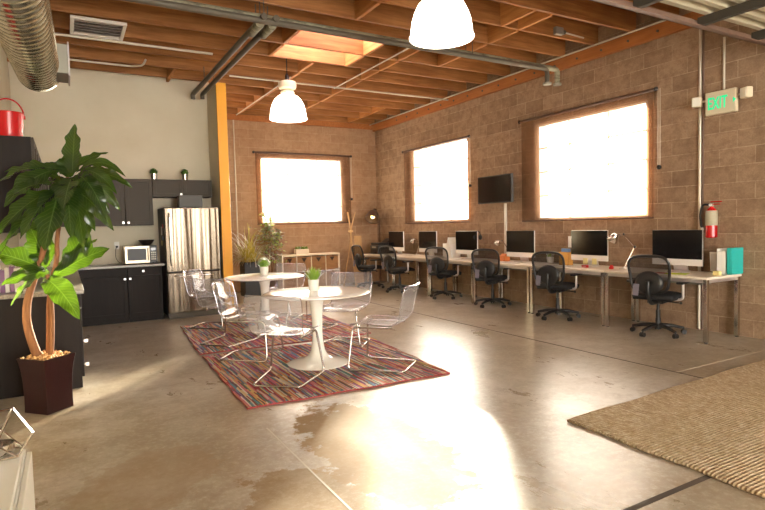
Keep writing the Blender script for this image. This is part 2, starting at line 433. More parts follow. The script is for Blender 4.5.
wall_with('wall_front', M['block_y'], 'y', XL-.12, XW+.2, 0, ZC, -4.2, -4, [(.2, 3.4, 0, 3.4), (5.3, 6.6, .9, 3.1)])  # unseen wall behind the camera, openings placed to shape fill light and reflections
struct(MB().box(2.255, 2.4, 9.36, YF, 0, 3.83).build('wall_partition', M['plaster']))
struct(MB().box(2.245, 2.405, 9.33, 9.36, 0, 3.83).build('trim_1', M['yellow'], bevel=.004), 'yellow painted end post of the kitchen partition wall')

def window(name, axis, hole, c):
    a0, a1, z0, z1 = hole
    root = bpy.data.objects.new(name, None); C.objects.link(root); root['kind'] = 'structure'
    def bb(b, p0, p1, q0, q1, t0, t1):
        if axis == 'x': b.box(t0, t1, p0, p1, q0, q1)
        else: b.box(p0, p1, t0, t1, q0, q1)
    fr = MB(); w = .03
    bb(fr, a0, a1, z0, z0+w, c+.002, c+.198); bb(fr, a0, a1, z1-w, z1, c+.002, c+.198)
    bb(fr, a0, a0+w, z0, z1, c+.002, c+.198); bb(fr, a1-w, a1, z0, z1, c+.002, c+.198)
    bars = MB(); n = 4
    for k in range(1, n):
        z = z0+(z1-z0)*k/n; bb(bars, a0, a1, z-.011, z+.011, c+.015, c+.045)
    for t in (.32, .68):
        x = a0+(a1-a0)*t; bb(bars, x-.011, x+.011, z0, z1, c+.015, c+.045)
    g = MB(); bb(g, a0, a1, z0, z1, c+.028, c+.032)
    fm = mat('window_steel', rgb(196,190,184), .5)
    for nm, b, m_ in (('window_frame', fr, fm), ('glazing_bars', bars, fm)):
        struct(b.build(nm, m_, root))
    pm = bpy.data.materials.new('window_glass'); pm.use_nodes = True; nt = pm.node_tree; nt.nodes.remove(nt.nodes['Principled BSDF'])
    tr = N(pm, 'ShaderNodeBsdfTransparent'); tr.inputs[0].default_value = (.95, .97, .96, 1); gl = N(pm, 'ShaderNodeBsdfGlossy'); gl.inputs['Roughness'].default_value = .02
    ms = N(pm, 'ShaderNodeMixShader'); ms.inputs[0].default_value = .06; L(pm, tr.outputs[0], ms.inputs[1]); L(pm, gl.outputs[0], ms.inputs[2]); L(pm, ms.outputs[0], nt.nodes['Material Output'].inputs[0])
    struct(g.build('pane', pm, root))
    return root
window('window_1', 'x', W1, XW); window('window_2', 'x', W2, XW); window('window_3', 'y', W3, YF)

# timber ceiling: deck, joists, blocking, skylight
SX0, SX1, SY0, SY1 = 2.72, 3.97, 6.79, 8.01
ceil = struct(MB().box(XL-.12, SX0, -4, YF+.2, ZC, ZC+.06).box(SX1, XW, -4, YF+.2, ZC, ZC+.06).box(SX0, SX1, -4, SY0, ZC, ZC+.06).box(SX0, SX1, SY1, YF+.2, ZC, ZC+.06).build('ceiling', M['deck']), 'timber ceiling of exposed orange brown joists')
jy = [8.01+.611*k for k in range(-19, 8)]
for i, y in enumerate(jy):
    o = struct(MB().box(XL, XW-.08, y-.021, y+.021, ZJ, ZC).build('joist', M['joist'], ceil, bevel=.002)); o.location.x = 0
def blocking(x, y0, y1, stag=True):
    k = 0
    for a, b in zip(jy[:-1], jy[1:]):
        if a > y0-.1 and b < y1+.1:
            d = .012*(k % 2) if stag else 0; k += 1
            struct(MB().box(x-.021+d, x+.021+d, a+.022, b-.022, ZJ-.014, ZC-.002).build('blocking', M['block_t'], ceil))
blocking(3.42, 8.0, 12.4); blocking(4.57, 6.7, 12.1); blocking(6.1, 10.4, 12.3); blocking(5.3, 4.9, 7.5); blocking(3.2, 4.9, 6.2); blocking(1.6, 9.1, 10.5); blocking(2.72, 6.7, 8.1, False); blocking(3.97, 6.7, 8.1, False); blocking(5.0, 4.9, 5.6)
ledger = struct(MB().box(XW-.07, XW, -4, YF, 3.79, 3.96).build('trim_2', M['ledger'], bevel=.003), 'orange timber ledger bolted along top of block wall')
for k in range(18):
    y = 3.74+k*.44
    struct(MB().cyl((XW-.085, y, 3.87), (XW-.068, y, 3.87), .017, 8).build('bolt', M['pipe_dark'], ledger))
struct(MB().box(2.42, XW, YF-.06, YF, 3.83, 3.96).build('trim_3', M['ledger'], bevel=.003), 'orange timber ledger along top of the end wall')
# skylight
sk = bpy.data.objects.new('window_4', None); C.objects.link(sk); sk['kind'] = 'structure'; sk['label'] = 'skylight well lined with pinkish boards'
t = .02; zt = 4.75
struct(MB().box(SX0-t, SX0, SY0-t, SY1+t, ZC, zt).box(SX1, SX1+t, SY0-t, SY1+t, ZC, zt).box(SX0, SX1, SY0-t, SY0, ZC, zt).box(SX0, SX1, SY1, SY1+t, ZC, zt).build('skylight_well', M['pinkboard'], sk))
am = bpy.data.materials.new('skylight_sheet'); am.use_nodes = True; nt = am.node_tree; nt.nodes.remove(nt.nodes['Principled BSDF'])
tl = N(am, 'ShaderNodeBsdfTranslucent'); tl.inputs[0].default_value = (.85, .78, .86, 1); L(am, tl.outputs[0], nt.nodes['Material Output'].inputs[0])
struct(MB().grid(lambda u, v: (SX0-t+(SX1-SX0+2*t)*u, SY0-t+(SY1-SY0+2*t)*v, zt), 3, 3).build('skylight_pane', am, sk))
# steel loft deck over the near right corner
LY, LZ = 3.2, 3.23
b = MB(); per = .15; prof = []
y = LY-.02
while y > -2.5:
    prof += [(y, LZ+.15), (y-.05, LZ+.15), (y-.075, LZ+.09), (y-.125, LZ+.09)]; y -= per
vs = []; fs = []
for (yy, zz) in prof: vs += [(3.2, yy, zz), (XW, yy, zz)]
for i in range(len(prof)-1): fs.append((2*i, 2*i+1, 2*i+3, 2*i+2))
mdeck = struct(b.add(vs, fs).build('ceiling_metal', M['deck_metal'], solid=.004), 'corrugated metal deck of a loft above the near right corner')
bm_ = mat('dark_purlin', rgb(58,53,44), .7)
for x in (6.3, 5.35, 4.4, 3.45):
    struct(MB().box(x-.03, x+.03, -2.5, LY-.02, LZ+.01, LZ+.088).build('purlin', bm_, mdeck))
angle = struct(MB().box(3.2, XW, LY-.06, LY+.0, LZ, LZ+.012).box(3.2, XW, LY-.012, LY, LZ, LZ+.07).build('steel_beam', M['steel_rust']), 'rusty steel edge beam of the metal deck')

# ------------------------------------------------------------------ roller shades
def shade(axis, a0, a1, z0, z1, c, knob, chain_a, label):
    r = thing('roller_shade', label, 'window blind', group='roller shades on the windows')
    def P(a, d, z): return (c-d, a, z) if axis == 'x' else (a, c-d, z)
    r.location = P((a0+a1)/2, 0, z0); o = V(r.location); r.location = P((a0+a1)/2, .02, z0)
    Q = lambda a, d, z: V(P(a, d, z))-o
    fb = MB().grid(lambda u, v: Q(a0+.02+(a1-a0-.04)*u, .035+.003*math.sin(9*u+2*v), z0+.02+(z1-z0-.03)*v), 14, 10)
    fb.build('shade_fabric', M['shade'], r, smooth=180)
    MB().cyl(Q(a0, .035, z1), Q(a1, .035, z1), .022, 14).build('roller_tube', M['brown_shade'], r, smooth=40)
    MB().cyl(Q(a0+.02, .035, z0+.012), Q(a1-.02, .035, z0+.012), .012, 10).build('hem_bar', M['brown_shade'], r, smooth=40)
    for a in (a0-.012, a1+.012): MB().sphere(Q(a, .035, z1), .03, 10).build('end_bracket', M['black'], r, smooth=40)
    ch = MB().tube([Q(chain_a, .03, z1), Q(chain_a, .03, knob)], .004, 6).tube([Q(chain_a+.03, .03, z1), Q(chain_a+.03, .03, knob)], .004, 6)
    ch.build('bead_chain', M['conduit'], r)
    MB().sphere(Q(chain_a+.015, .03, knob), .032, 10).build('chain_holder', M['black'], r, smooth=60)
    return r
shade('x', 4.67, 7.18, 1.42, 3.13, XW, 2.1, 4.60, 'widest brown roller shade over the big right wall window near the exit sign')
shade('x', 8.60, 11.0, 1.44, 3.1, XW, 2.15, 8.72-.16, 'brown roller shade over the sunlit window left of the wall television')
shade('y', 3.76, 6.18, 1.5, 3.14, YF, 2.09, 6.17, 'brown roller shade over the end wall window above the cube shelf')

# ------------------------------------------------------------------ ceiling services
def pipe(name, pts, r, m, label, cat, group=None, loc=None, n=10, bend=.06):
    o = MB().tube([V(p)-V(pts[0]) for p in fillet(pts, bend)], r, n).build(name, m, smooth=60); o.location = pts[0]
    return tag(o, label, cat, group)
p1 = pipe('ceiling_pipe', [(XL, 6.02, 3.71), (6.3, 6.02, 3.67), (6.3, 6.02, 3.47)], .034, M['pipe_dark'], 'dark grey pipe across ceiling, nearer one of the long pair', 'pipe', 'long ceiling pipes')
p2 = pipe('ceiling_pipe', [(XL, 6.16, 3.8), (6.66, 6.16, 3.74), (6.66, 6.16, 3.53)], .04, M['pipe_paint'], 'chipped grey green pipe across ceiling, farther one of the long pair', 'pipe', 'long ceiling pipes')
for p, x, y, z in ((p1, 6.3, 6.02, -.24), (p2, 6.66, 6.16, -.27)):
    MB().cyl((x-XL, 0, z), (x-XL, 0, z-.03), .062, 14).build('flange', M['galv_plain'], p, smooth=40)
    for hx in (2.0, 4.9): MB().cyl((hx-XL, 0, 0), (hx-XL, 0, 3.95-p.location.z), .006, 6).build('hanger_rod', M['pipe_dark'], p)
p3 = pipe('ceiling_pipe', [(1.98, 5.95, 3.72), (1.98, 9.85, 3.72), (1.98, 9.85, 3.64)], .036, M['pipe_dark'], 'dark pipe running towards kitchen wall, left one of the pair', 'pipe', 'ceiling pipes towards kitchen')
p4 = pipe('ceiling_pipe', [(2.12, 5.95, 3.72), (2.12, 9.78, 3.72), (2.12, 9.78, 3.64)], .036, M['pipe_dark'], 'dark pipe running towards kitchen wall, right one of the pair', 'pipe', 'ceiling pipes towards kitchen')
for p in (p3, p4):
    MB().tube([(0, .15, -.03), (0, .5, -.03)], .05, 10).build('coupling', M['pipe_paint'], p, smooth=40)
    [MB().cyl((0, hy, 0), (0, hy, .23), .007, 6).build('hanger_rod', M['pipe_dark'], p) for hy in (.3, 3.0)]
cg = 'thin conduits under the ceiling'
pipe('electrical_conduit', [(4.36, 6.3, 3.93), (4.36, 9.3, 3.93)], .011, M['conduit'], 'pale thin conduit under joists right of the skylight', 'conduit', cg)
pipe('electrical_conduit', [(3.38, 8.9, 3.93), (3.38, 12.3, 3.93)], .011, M['conduit'], 'pale thin conduit running from far pendant lamp to end wall', 'conduit', cg)
pipe('electrical_conduit', [(2.44, 9.2, 3.92), (6.84, 9.2, 3.92)], .013, M['conduit'], 'pale thin conduit crossing under joists behind far pendant lamp', 'conduit', cg)
pipe('electrical_conduit', [(6.72, 4.4, 3.93), (6.72, 12.3, 3.93)], .012, M['conduit'], 'pale thin conduit along the joist ends above right wall', 'conduit', cg)
pipe('electrical_conduit', [(6.835, 4.4, 3.975), (6.835, 12.3, 3.975)], .009, M['conduit'], 'thin conduit along top edge of orange ledger', 'conduit', cg)
pipe('electrical_conduit', [(-.2, 8.1, 3.9), (1.92, 8.1, 3.9)], .017, M['conduit'], 'grey conduit above kitchen, nearer of the two', 'conduit', 'kitchen ceiling conduits')
pipe('electrical_conduit', [(-.2, 9.2, 3.9), (.95, 9.2, 3.9), (1.12, 9.1, 3.9), (1.16, 9.06, 3.99)], .015, M['conduit'], 'grey conduit above kitchen, farther and bent upward at its end', 'conduit', 'kitchen ceiling conduits')
pipe('electrical_conduit', [(6.9, 4.085, 3.8), (6.9, 4.085, .02)], .017, M['conduit'], 'tall vertical conduit on right wall beside the exit sign, thicker of two', 'conduit', 'wall conduits')
pipe('electrical_conduit', [(6.905, 4.05, 3.8), (6.905, 4.05, .02)], .011, M['steel_rust'], 'thin vertical pipe hugging the thicker conduit on right wall', 'conduit', 'wall conduits')
pipe('electrical_conduit', [(6.9, 3.8, 3.55), (6.9, 3.8, 2.94)], .013, M['conduit'], 'short vertical conduit feeding the exit sign from above', 'conduit', 'wall conduits')
pipe('electrical_conduit', [(3.33, YF-.02, 3.83), (3.33, YF-.02, .7)], .014, M['conduit'], 'pale vertical conduit on end wall beside yellow post', 'conduit', 'wall conduits')
# junction box on a joist
jb = thing('junction_box', 'grey junction box on joist with stub of conduit, near right wall', 'junction box', (6.0, 5.52, 4.02))
MB().box(-.07, .07, -.03, .03, -.05, .05).build('box_body', M['galv_plain'], jb, bevel=.006)
MB().cyl((.07, 0, 0), (.5, 0, -.02), .011, 8).build('conduit_stub', M['conduit'], jb)
MB().cyl((.07, 0, 0), (.12, 0, 0), .03, 10).build('gland', M['pipe_dark'], jb)
# vent grille
vg = thing('ceiling_vent', 'white louvred air vent under kitchen joists', 'vent', (.46, 7.75, 3.925))
MB().box(-.3,.3,-.31,-.27,-.02,.015).box(-.3,.3,.27,.31,-.02,.015).box(-.3,-.26,-.27,.27,-.02,.015).box(.26,.3,-.27,.27,-.02,.015).build('vent_frame', M['white_paint'], vg, bevel=.003)
for k in range(5):
    MB().box(-.26,.26,-.035,.035,-.003,.003, Matrix.Translation((0,-.2+k*.1,0)) @ Matrix.Rotation(.6,4,'X')).build('vent_slat', M['alu'], vg)
MB().box(-.26,.26,-.27,.27,.02,.024).build('vent_backing', M['black'], vg)
# spiral duct
e = V((-.17, 6.8, 3.09)); d0 = V((-.265, 2.2, 2.85)); ax = (e-d0); Ld = ax.length; ax.normalize()
q = V((0,0,1)).rotation_difference(ax).to_matrix().to_4x4()
du = thing('spiral_duct', 'large galvanised spiral air duct hanging at upper left', 'duct', d0)
R0 = .193; prof = []; z = 0
while z < Ld:
    prof += [(R0, z), (R0, z+.085), (R0+.007, z+.09), (R0+.007, z+.098), (R0, z+.103)]; z += .11
b = MB(); n = 40; vs = []; fs = []
for (r_, z_) in prof:
    for k in range(n):
        a = 2*PI*k/n; vs.append(q @ V((r_*math.cos(a), r_*math.sin(a), min(Ld, z_+.11*k/n))))
for i in range(len(prof)-1):
    for k in range(n-1): fs.append((i*n+k, i*n+k+1, (i+1)*n+k+1, (i+1)*n+k))
for i in range(len(prof)-6): fs.append((i*n+n-1, (i+5)*n, (i+6)*n, (i+1)*n+n-1))
b.add(vs, fs).build('duct_shell', M['galv'], du, smooth=50)
MB().lathe([(.001, Ld-.02), (R0-.004, Ld-.02), (R0-.004, Ld)], 40, q).build('end_cap', M['galv_plain'], du, smooth=40)
MB().lathe([(R0+.004, Ld-3.25), (R0+.012, Ld-3.24), (R0+.012, Ld-3.0), (R0+.004, Ld-2.99)], 40, q).build('joint_band', M['galv_plain'], du, smooth=40)
MB().box(.24, .36, Ld-.55, Ld-.15, .12, .4).build('side_register', M['galv_plain'], du, bevel=.004)
MB().box(.36, .374, Ld-.57, Ld-.13, .1, .42).build('register_flange', M['alu'], du)
[MB().cyl((0,hy,.2),(0,hy,1.1),.006,6).build('hanger_rod', M['pipe_dark'], du) for hy in (.6, 3.6)]

# pendant lamps
def pendant():
    r = thing('pendant_lamp', 'large white glass dome pendant lamp nearest the camera', 'pendant lamp', (3.02, 4.14, 3.085), group='industrial pendant lamps')
    prof = [(.285, 0), (.288, .01), (.278, .02), (.272, .08), (.262, .15), (.24, .22), (.205, .29), (.15, .345), (.1, .37), (.075, .375)]
    MB().lathe(prof, 48).build('glass_shade', M['opal'], r, smooth=60, solid=.008)
    MB().lathe([(.075, .37), (.1, .385), (.11, .41), (.085, .44), (.095, .45), (.13, .47), (.14, .50), (.14, .55), (.13, .57), (.05, .575), (.02, .6)], 32).build('socket_housing', M['sign_body'], r, smooth=35)
    MB().lathe([(.02, .6), (.035, .61), (.03, .66), (.012, .7)], 20).build('cord_grip', M['black'], r, smooth=40)
    MB().cyl((0,0,.69), (0,0,.95), .008, 8).build('hanger_stem', M['black'], r)
    MB().sphere((0,0,.2), .06, 14, (1,1,1.3)).build('bulb', M['opal'], r, smooth=180)
    return r
pl = pendant()
dup(pl, (3.08, 8.27, 3.1), 0, 'smaller looking white dome pendant lamp farther back beside skylight')

# exit sign
ex = thing('exit_sign', 'beige exit sign with green letters and two lamp heads', 'exit sign', (XW-.085, 3.79, 2.63))
MB().box(-.035, .035, -.175, .175, .015, .285).build('sign_body', M['sign_body'], ex, bevel=.008)
MB().box(.03, .084, -.07, .07, .08, .22).build('wall_mount', M['sign_body'], ex)
cu = bpy.data.curves.new('exit_lettering', 'FONT'); cu.body = 'EXIT'; cu.size = .2; cu.extrude = .002; cu.align_x = 'CENTER'; cu.offset = .003
tmp = bpy.data.objects.new('tmp', cu); C.objects.link(tmp)
dg = bpy.context.evaluated_depsgraph_get(); me = bpy.data.meshes.new_from_object(tmp.evaluated_get(dg)); bpy.data.objects.remove(tmp)
me.materials.clear(); me.materials.append(M['green_led'])
xs = [v.co.x for v in me.vertices]; k = .225/(max(xs)-min(xs))
for v in me.vertices: v.co.x *= k
let = bpy.data.objects.new('exit_lettering', me); C.objects.link(let); let.parent = ex
let.location = (-.037, .03, .08); let.rotation_euler = (PI/2, 0, -PI/2)
MB().prism([(-.15,.12),(-.15,.18),(-.185,.15)], -.0385, -.036, Matrix(((0,0,1,0),(1,0,0,0),(0,1,0,0),(0,0,0,1)))).build('direction_arrow', M['green_led'], ex)
for s in (-1, 1):
    MB().cyl((0, s*.17, .2), (0, s*.235, .2), .012, 8).build('lamp_arm', M['sign_body'], ex)
    hd = MB().box(-.05, .03, -.055, .055, -.06, .06, Matrix.Translation((-.01, s*.29, .2)) @ Matrix.Rotation(s*.4, 4, 'Z')).build('lamp_head', M['sign_body'], ex, bevel=.012)
    MB().box(-.056, -.05, -.045, .045, -.05, .05, Matrix.Translation((-.01, s*.29, .2)) @ Matrix.Rotation(s*.4, 4, 'Z')).build('lamp_lens', M['lens'], hd, bevel=.004)
# fire extinguisher
fe = thing('fire_extinguisher', 'red fire extinguisher with black hose hung on block wall', 'fire extinguisher', (XW-.085, 3.9, 1.17))
MB().lathe([(.001, 0), (.055, 0), (.066, .012), (.066, .29), (.058, .33), (.035, .36), (.02, .37), (.02, .385), (.001, .385)], 28).build('cylinder', M['red'], fe, smooth=40)
MB().lathe([(.0672, .15), (.0672, .292), (.06, .33)], 28).build('paper_label', mat('extinguisher_label', rgb(176,166,140), .6), fe, smooth=180)
MB().box(-.018, .018, -.018, .018, .375, .42).build('valve', M['galv_plain'], fe, bevel=.004)
MB().box(-.012, .012, -.12, .01, .43, .443, Matrix.Rotation(.0, 4, 'X')).build('squeeze_handle', M['red'], fe, bevel=.003)
MB().box(-.012, .012, -.1, .01, .40, .41).build('carry_handle', M['red'], fe, bevel=.003)
MB().tube(fillet([(0, .015, .40), (-.02, .1, .41), (-.02, .13, .3), (-.02, .115, .15), (-.02, .1, .12)], .06), .013, 10).build('hose', M['rubber'], fe, smooth=60)
MB().cyl((-.02, .1, .125), (-.02, .095, .09), .018, 10).build('nozzle', M['lens'], fe)
MB().cyl((-.02, 0, .4), (-.03, 0, .4), .018, 14).build('pressure_gauge', M['paper'], fe)
MB().box(.04, .085, -.03, .03, .25, .33).build('wall_bracket', M['galv_plain'], fe)

# television
tv = thing('television', 'wall mounted flat television with dark screen between two windows', 'television', (6.66, 7.62, 1.765))
MB().box(-.02, .025, -.445, .445, 0, .49).build('tv_body', M['black'], tv, bevel=.004)
MB().box(-.0225, -.02, -.43, .43, .018, .476).build('tv_screen', M['screen'], tv)
MB().box(.025, .05, -.15, .15, .12, .38).box(.05, .24, -.03, .03, .22, .28).box(.21, .238, -.12, .12, .1, .4).build('wall_mount', M['pipe_dark'], tv)
o = MB().box(-.018, .018, -.022, .022, 0, 1.0).build('cable_cover', M['white_paint'], bevel=.003); o.location = (XW-.02, 7.62, .76); tag(o, 'white vertical cable cover on wall below television', 'cable cover')

# ------------------------------------------------------------------ desks
DW = 1.375; D0 = 3.56; DX0, DX1 = 6.17, 6.87; DZ = .748
def desk():
    r = thing('desk', 'white desk at the near right end holding the folder', 'desk', (DX0, D0, 0), group='white desks along the right wall')
    MB().box(0, DX1-DX0, .004, DW-.004, DZ-.028, DZ).build('desk_top', M['desk_white'], r, bevel=.003)
    for x in (.035, DX1-DX0-.035):
        for y in (.035, DW-.035):
            MB().box(x-.023, x+.023, y-.023, y+.023, .012, DZ-.028).build('leg', M['chrome'], r, bevel=.004)
            MB().cyl((x, y, 0), (x, y, .013), .02, 12).build('foot', M['black'], r)
    MB().box(.02, DX1-DX0-.02, .03, .045, DZ-.07, DZ-.029).box(.02, DX1-DX0-.02, DW-.045, DW-.03, DZ-.07, DZ-.029).box(.03, .045, .06, DW-.06, DZ-.07, DZ-.029).box(DX1-DX0-.045, DX1-DX0-.03, .06, DW-.06, DZ-.07, DZ-.029).build('desk_frame', M['alu'], r)
    MB().box(.42, .6, .3, DW-.3, DZ-.14, DZ-.125).build('cable_tray', M['galv_plain'], r)
    return r
dk = desk()
nth = ['', 'second white desk from the near end, under monitor with yellow notes', 'third white desk from the near end of the row', 'fourth white desk from the near end, right of the magazine file', 'fifth white desk from the near end of the row', 'last white desk at far corner carrying the printer']
for k in range(1, 6): dup(dk, (DX0, D0+DW*k, 0), 0, nth[k])

def monitor():
    r = thing('computer_monitor', 'largest looking silver all in one computer, nearest the exit sign', 'computer', (6.6, 4.19, DZ), group='all in one computers on the desks')
    MB().box(-.012, .01, -.325, .325, .085, .525).build('screen_housing', M['alu'], r, bevel=.006)
    MB().box(-.0145, -.0118, -.323, .323, .165, .523).build('screen', M['screen'], r)
    MB().box(-.0145, -.0118, -.323, .323, .087, .164).build('chin', mat('silver_chin', rgb(226,220,214), .35), r)
    MB().prism([(.012, .3), (.03, .3), (.1, .012), (.085, .012)], -.09, .09, Matrix(((1,0,0,0),(0,0,1,0),(0,1,0,0),(0,0,0,1)))).build('stand_arm', M['alu'], r)
    MB().box(-.06, .12, -.1, .1, 0, .012).build('stand_foot', M['alu'], r, bevel=.004)
    return r
mo = monitor()
my = [4.19, 5.525, 6.93, 8.365, 9.67, 10.95]
ml = ['', 'computer with yellow notes stuck on its silver chin', 'computer beside orange box, third from the near end', 'computer with headphones hanging on its corner', 'computer left of the white magazine file, second from far end', 'farthest small looking computer near the printer']
for k in range(1, 6): dup(mo, (6.6, my[k], DZ), 0, ml[k])
# keyboards
def keyboard(y, label):
    r = thing('keyboard', label, 'keyboard', (6.36, y, DZ), group='thin keyboards on the desks')
    MB().box(-.055, .055, -.2, .2, .002, .01).build('keyboard_base', M['alu'], r, bevel=.003)
    MB().box(-.048, .045, -.19, .19, .0098, .0125).build('key_field', M['paper'], r)
keyboard(5.9, 'thin silver keyboard in front of noted computer'); keyboard(6.95, 'thin keyboard in front of third computer'); keyboard(8.45, 'thin keyboard in front of computer with headphones')
for dy, nm in ((-.0, 'left'), (.16, 'right')):
    o = MB().box(0, .003, -.04, .04, 0, .085).build('sticky_note', M['note']); o.location = (6.578, 5.42+dy, DZ+.035)
    tag(o, 'pale yellow sticky note on computer chin, %s of the two' % ('right' if dy == 0 else 'left'), 'note', 'yellow sticky notes')
o = MB().box(0, .002, -.03, .03, 0, .17).build('paper_sheet', M['paper']); o.location = (6.583, 5.87, DZ+.27); tag(o, 'white paper strip stuck on computer edge', 'paper')

# desk lamps
def arm_lamp(x, y, label, s=1.0, rz=0):
    r = thing('desk_lamp', label, 'desk lamp', (x, y, DZ), rz, group='jointed desk lamps')
    MB().lathe([(.001, 0), (.08*s, 0), (.08*s, .012), (.02*s, .022), (.012*s, .03), (.001, .03)], 24).build('lamp_base', M['alu'], r, smooth=40)
    MB().tube([(0,0,.02), (0,-.15*s,.3*s)], .009*s, 8).build('lower_arm', M['chrome'], r)
    MB().tube([(0,-.15*s,.3*s), (0,.02*s,.47*s)], .009*s, 8).build('upper_arm', M['chrome'], r)
    MB().sphere((0,-.15*s,.3*s), .02*s, 8).sphere((0,.02*s,.47*s), .016*s, 8).build('joint', M['black'], r, smooth=180)
    MB().tube([(0,.02*s,.47*s), (0,.1*s,.45*s)], .01*s, 8).build('neck', M['chrome'], r)
    Mx = Matrix.Translation((0,.19*s,.41*s)) @ Matrix.Rotation(.7,4,'X')
    MB().lathe([(.02*s,.08*s),(.035*s,.07*s),(.05*s,.03*s),(.075*s,-.03*s)], 20, Mx).build('lamp_shade', M['chrome'], r, smooth=60, solid=.003)
    return r
arm_lamp(6.6, 4.93, 'chrome jointed desk lamp left of nearest chair back')
arm_lamp(6.72, 7.5, 'small jointed lamp under television beside cable cover', .75)
arm_lamp(6.72, 10.3, 'small jointed lamp between the two farthest computers', .75)
# headphones
hp = thing('headphones', 'black headphones hooked over computer corner', 'headphones', (6.6, 8.04, DZ+.38))
b = MB().tube([(0, .075*math.cos(a), .06+.085*math.sin(a)) for a in [k*PI/12 for k in range(13)]], .009, 8); b.build('headband', M['black'], hp, smooth=60)
for s in (-1, 1): MB().sphere((0, s*.072, .03), .045, 12, (1.0,.45,1.1)).build('ear_cup', M['black'], hp, smooth=180)
# small things on the desks
def solo(name, b, m, loc, label, cat, rz=0, group=None, **kw):
    o = b.build(name, m, **kw); o.location = loc; o.rotation_euler = (0,0,rz); return tag(o, label, cat, group)
fo = thing('file_box', 'white file box of papers at near end of desks', 'file box', (6.76, 3.675, DZ))
MB().box(-.12,.12,-.05,.05,0,.006).box(-.12,-.115,-.05,.05,0,.27).box(.115,.12,-.05,.05,0,.3).box(-.12,.12,.045,.05,0,.3).build('box_shell', M['paper'], fo)
for k in range(3): MB().box(-.1,.1,-.03+.02*k,-.022+.02*k,.008,.29-.015*k).build('paper_sheaf', M['white_paint'], fo)
solo('folder', MB().box(-.12,.12,-.03,.03,0,.31), M['teal'], (6.78, 3.592, DZ), 'teal folder standing beside the white file box', 'folder', 0, None, bevel=.006)
solo('small_box', MB().box(-.03,.03,-.035,.035,0,.05), M['note'], (6.5, 3.64, DZ), 'tiny beige box on desk beside leaning tablet', 'box', bevel=.003)
tb = thing('tablet', 'white tablet leaning upright on its stand', 'tablet', (6.8, 3.81, DZ), az(-20))
Mx = Matrix.Translation((0,0,.02)) @ Matrix.Rotation(-.22,4,'Y')
MB().box(-.006,.006,-.07,.07,0,.24,Mx).build('tablet_body', M['paper'], tb, bevel=.004)
MB().box(-.008,-.006,-.06,.06,.02,.22,Mx).build('tablet_screen', M['alu'], tb)
MB().box(-.03,.09,-.05,.05,0,.012).box(.05,.062,-.04,.04,.01,.15,Matrix.Rotation(-.3,4,'Y')).build('tablet_stand', M['black'], tb)
solo('leaflet', MB().box(-.09,.09,-.12,.12,0,.003), M['lime'], (6.38, 4.05, DZ), 'lime green paper lying on nearest desk', 'paper', .3)
solo('leaflet', MB().box(-.05,.05,-.06,.06,0,.003), M['pink'], (6.36, 4.24, DZ), 'pink paper lying beside the lime green paper', 'paper', .2)
solo('tape_dispenser', MB().box(-.04,.04,-.025,.025,0,.03).cyl((0,-.02,.03),(0,.02,.03),.024,16), M['red_plastic'], (6.45, 5.03, DZ), 'small red tape dispenser on second desk', 'tape dispenser', .5, bevel=.003)
solo('stapler', MB().box(-.07,.07,-.018,.018,0,.012).box(-.07,.07,-.018,.018,.02,.035,Matrix.Rotation(.06,4,'Y')).box(-.07,-.05,-.018,.018,.01,.03), M['red_plastic'], (6.42, 5.45, DZ), 'red stapler below the yellow notes', 'stapler', 1.2, bevel=.003)
ko = thing('letter_holder', 'kraft letter holder with blue envelope behind second chair', 'letter holder', (6.6, 5.96, DZ))
MB().box(-.05,.05,-.09,.09,0,.005).box(-.05,-.045,-.09,.09,0,.2).box(.045,.05,-.09,.09,0,.22).box(-.05,.05,.085,.09,0,.2).box(-.05,.05,-.09,-.085,0,.2).build('holder_shell', M['kraft'], ko)
MB().box(-.01,.01,-.08,.08,.01,.25).build('blue_envelope', M['bluepaper'], ko)
solo('storage_box', MB().box(-.06,.06,-.07,.07,0,.09).prism([(-.05,.09),(.05,.09),(.0,.13)],-.06,.06,Matrix(((1,0,0,0),(0,0,1,0),(0,1,0,0),(0,0,0,1)))), M['orange'], (6.6, 7.33, DZ), 'orange cardboard box left of third computer', 'box', bevel=.003)
mg = thing('magazine_file', 'white magazine file stuffed with loose papers', 'magazine file', (6.66, 8.93, DZ))
MB().box(-.12,.12,-.13,.13,0,.006).box(-.12,-.114,-.13,.13,0,.22).box(.114,.12,-.13,.13,0,.3).box(-.12,.12,.124,.13,0,.28).box(-.12,.12,-.13,-.124,0,.28).build('file_shell', M['paper'], mg)
for k in range(5):
    MB().box(-.09,.1,-.004,.004,.01,.34+.03*(k%3),Matrix.Translation((0,-.1+.05*k,0)) @ Matrix.Rotation(.12*(k-2),4,'X')).build('loose_paper', M['white_paint'], mg)
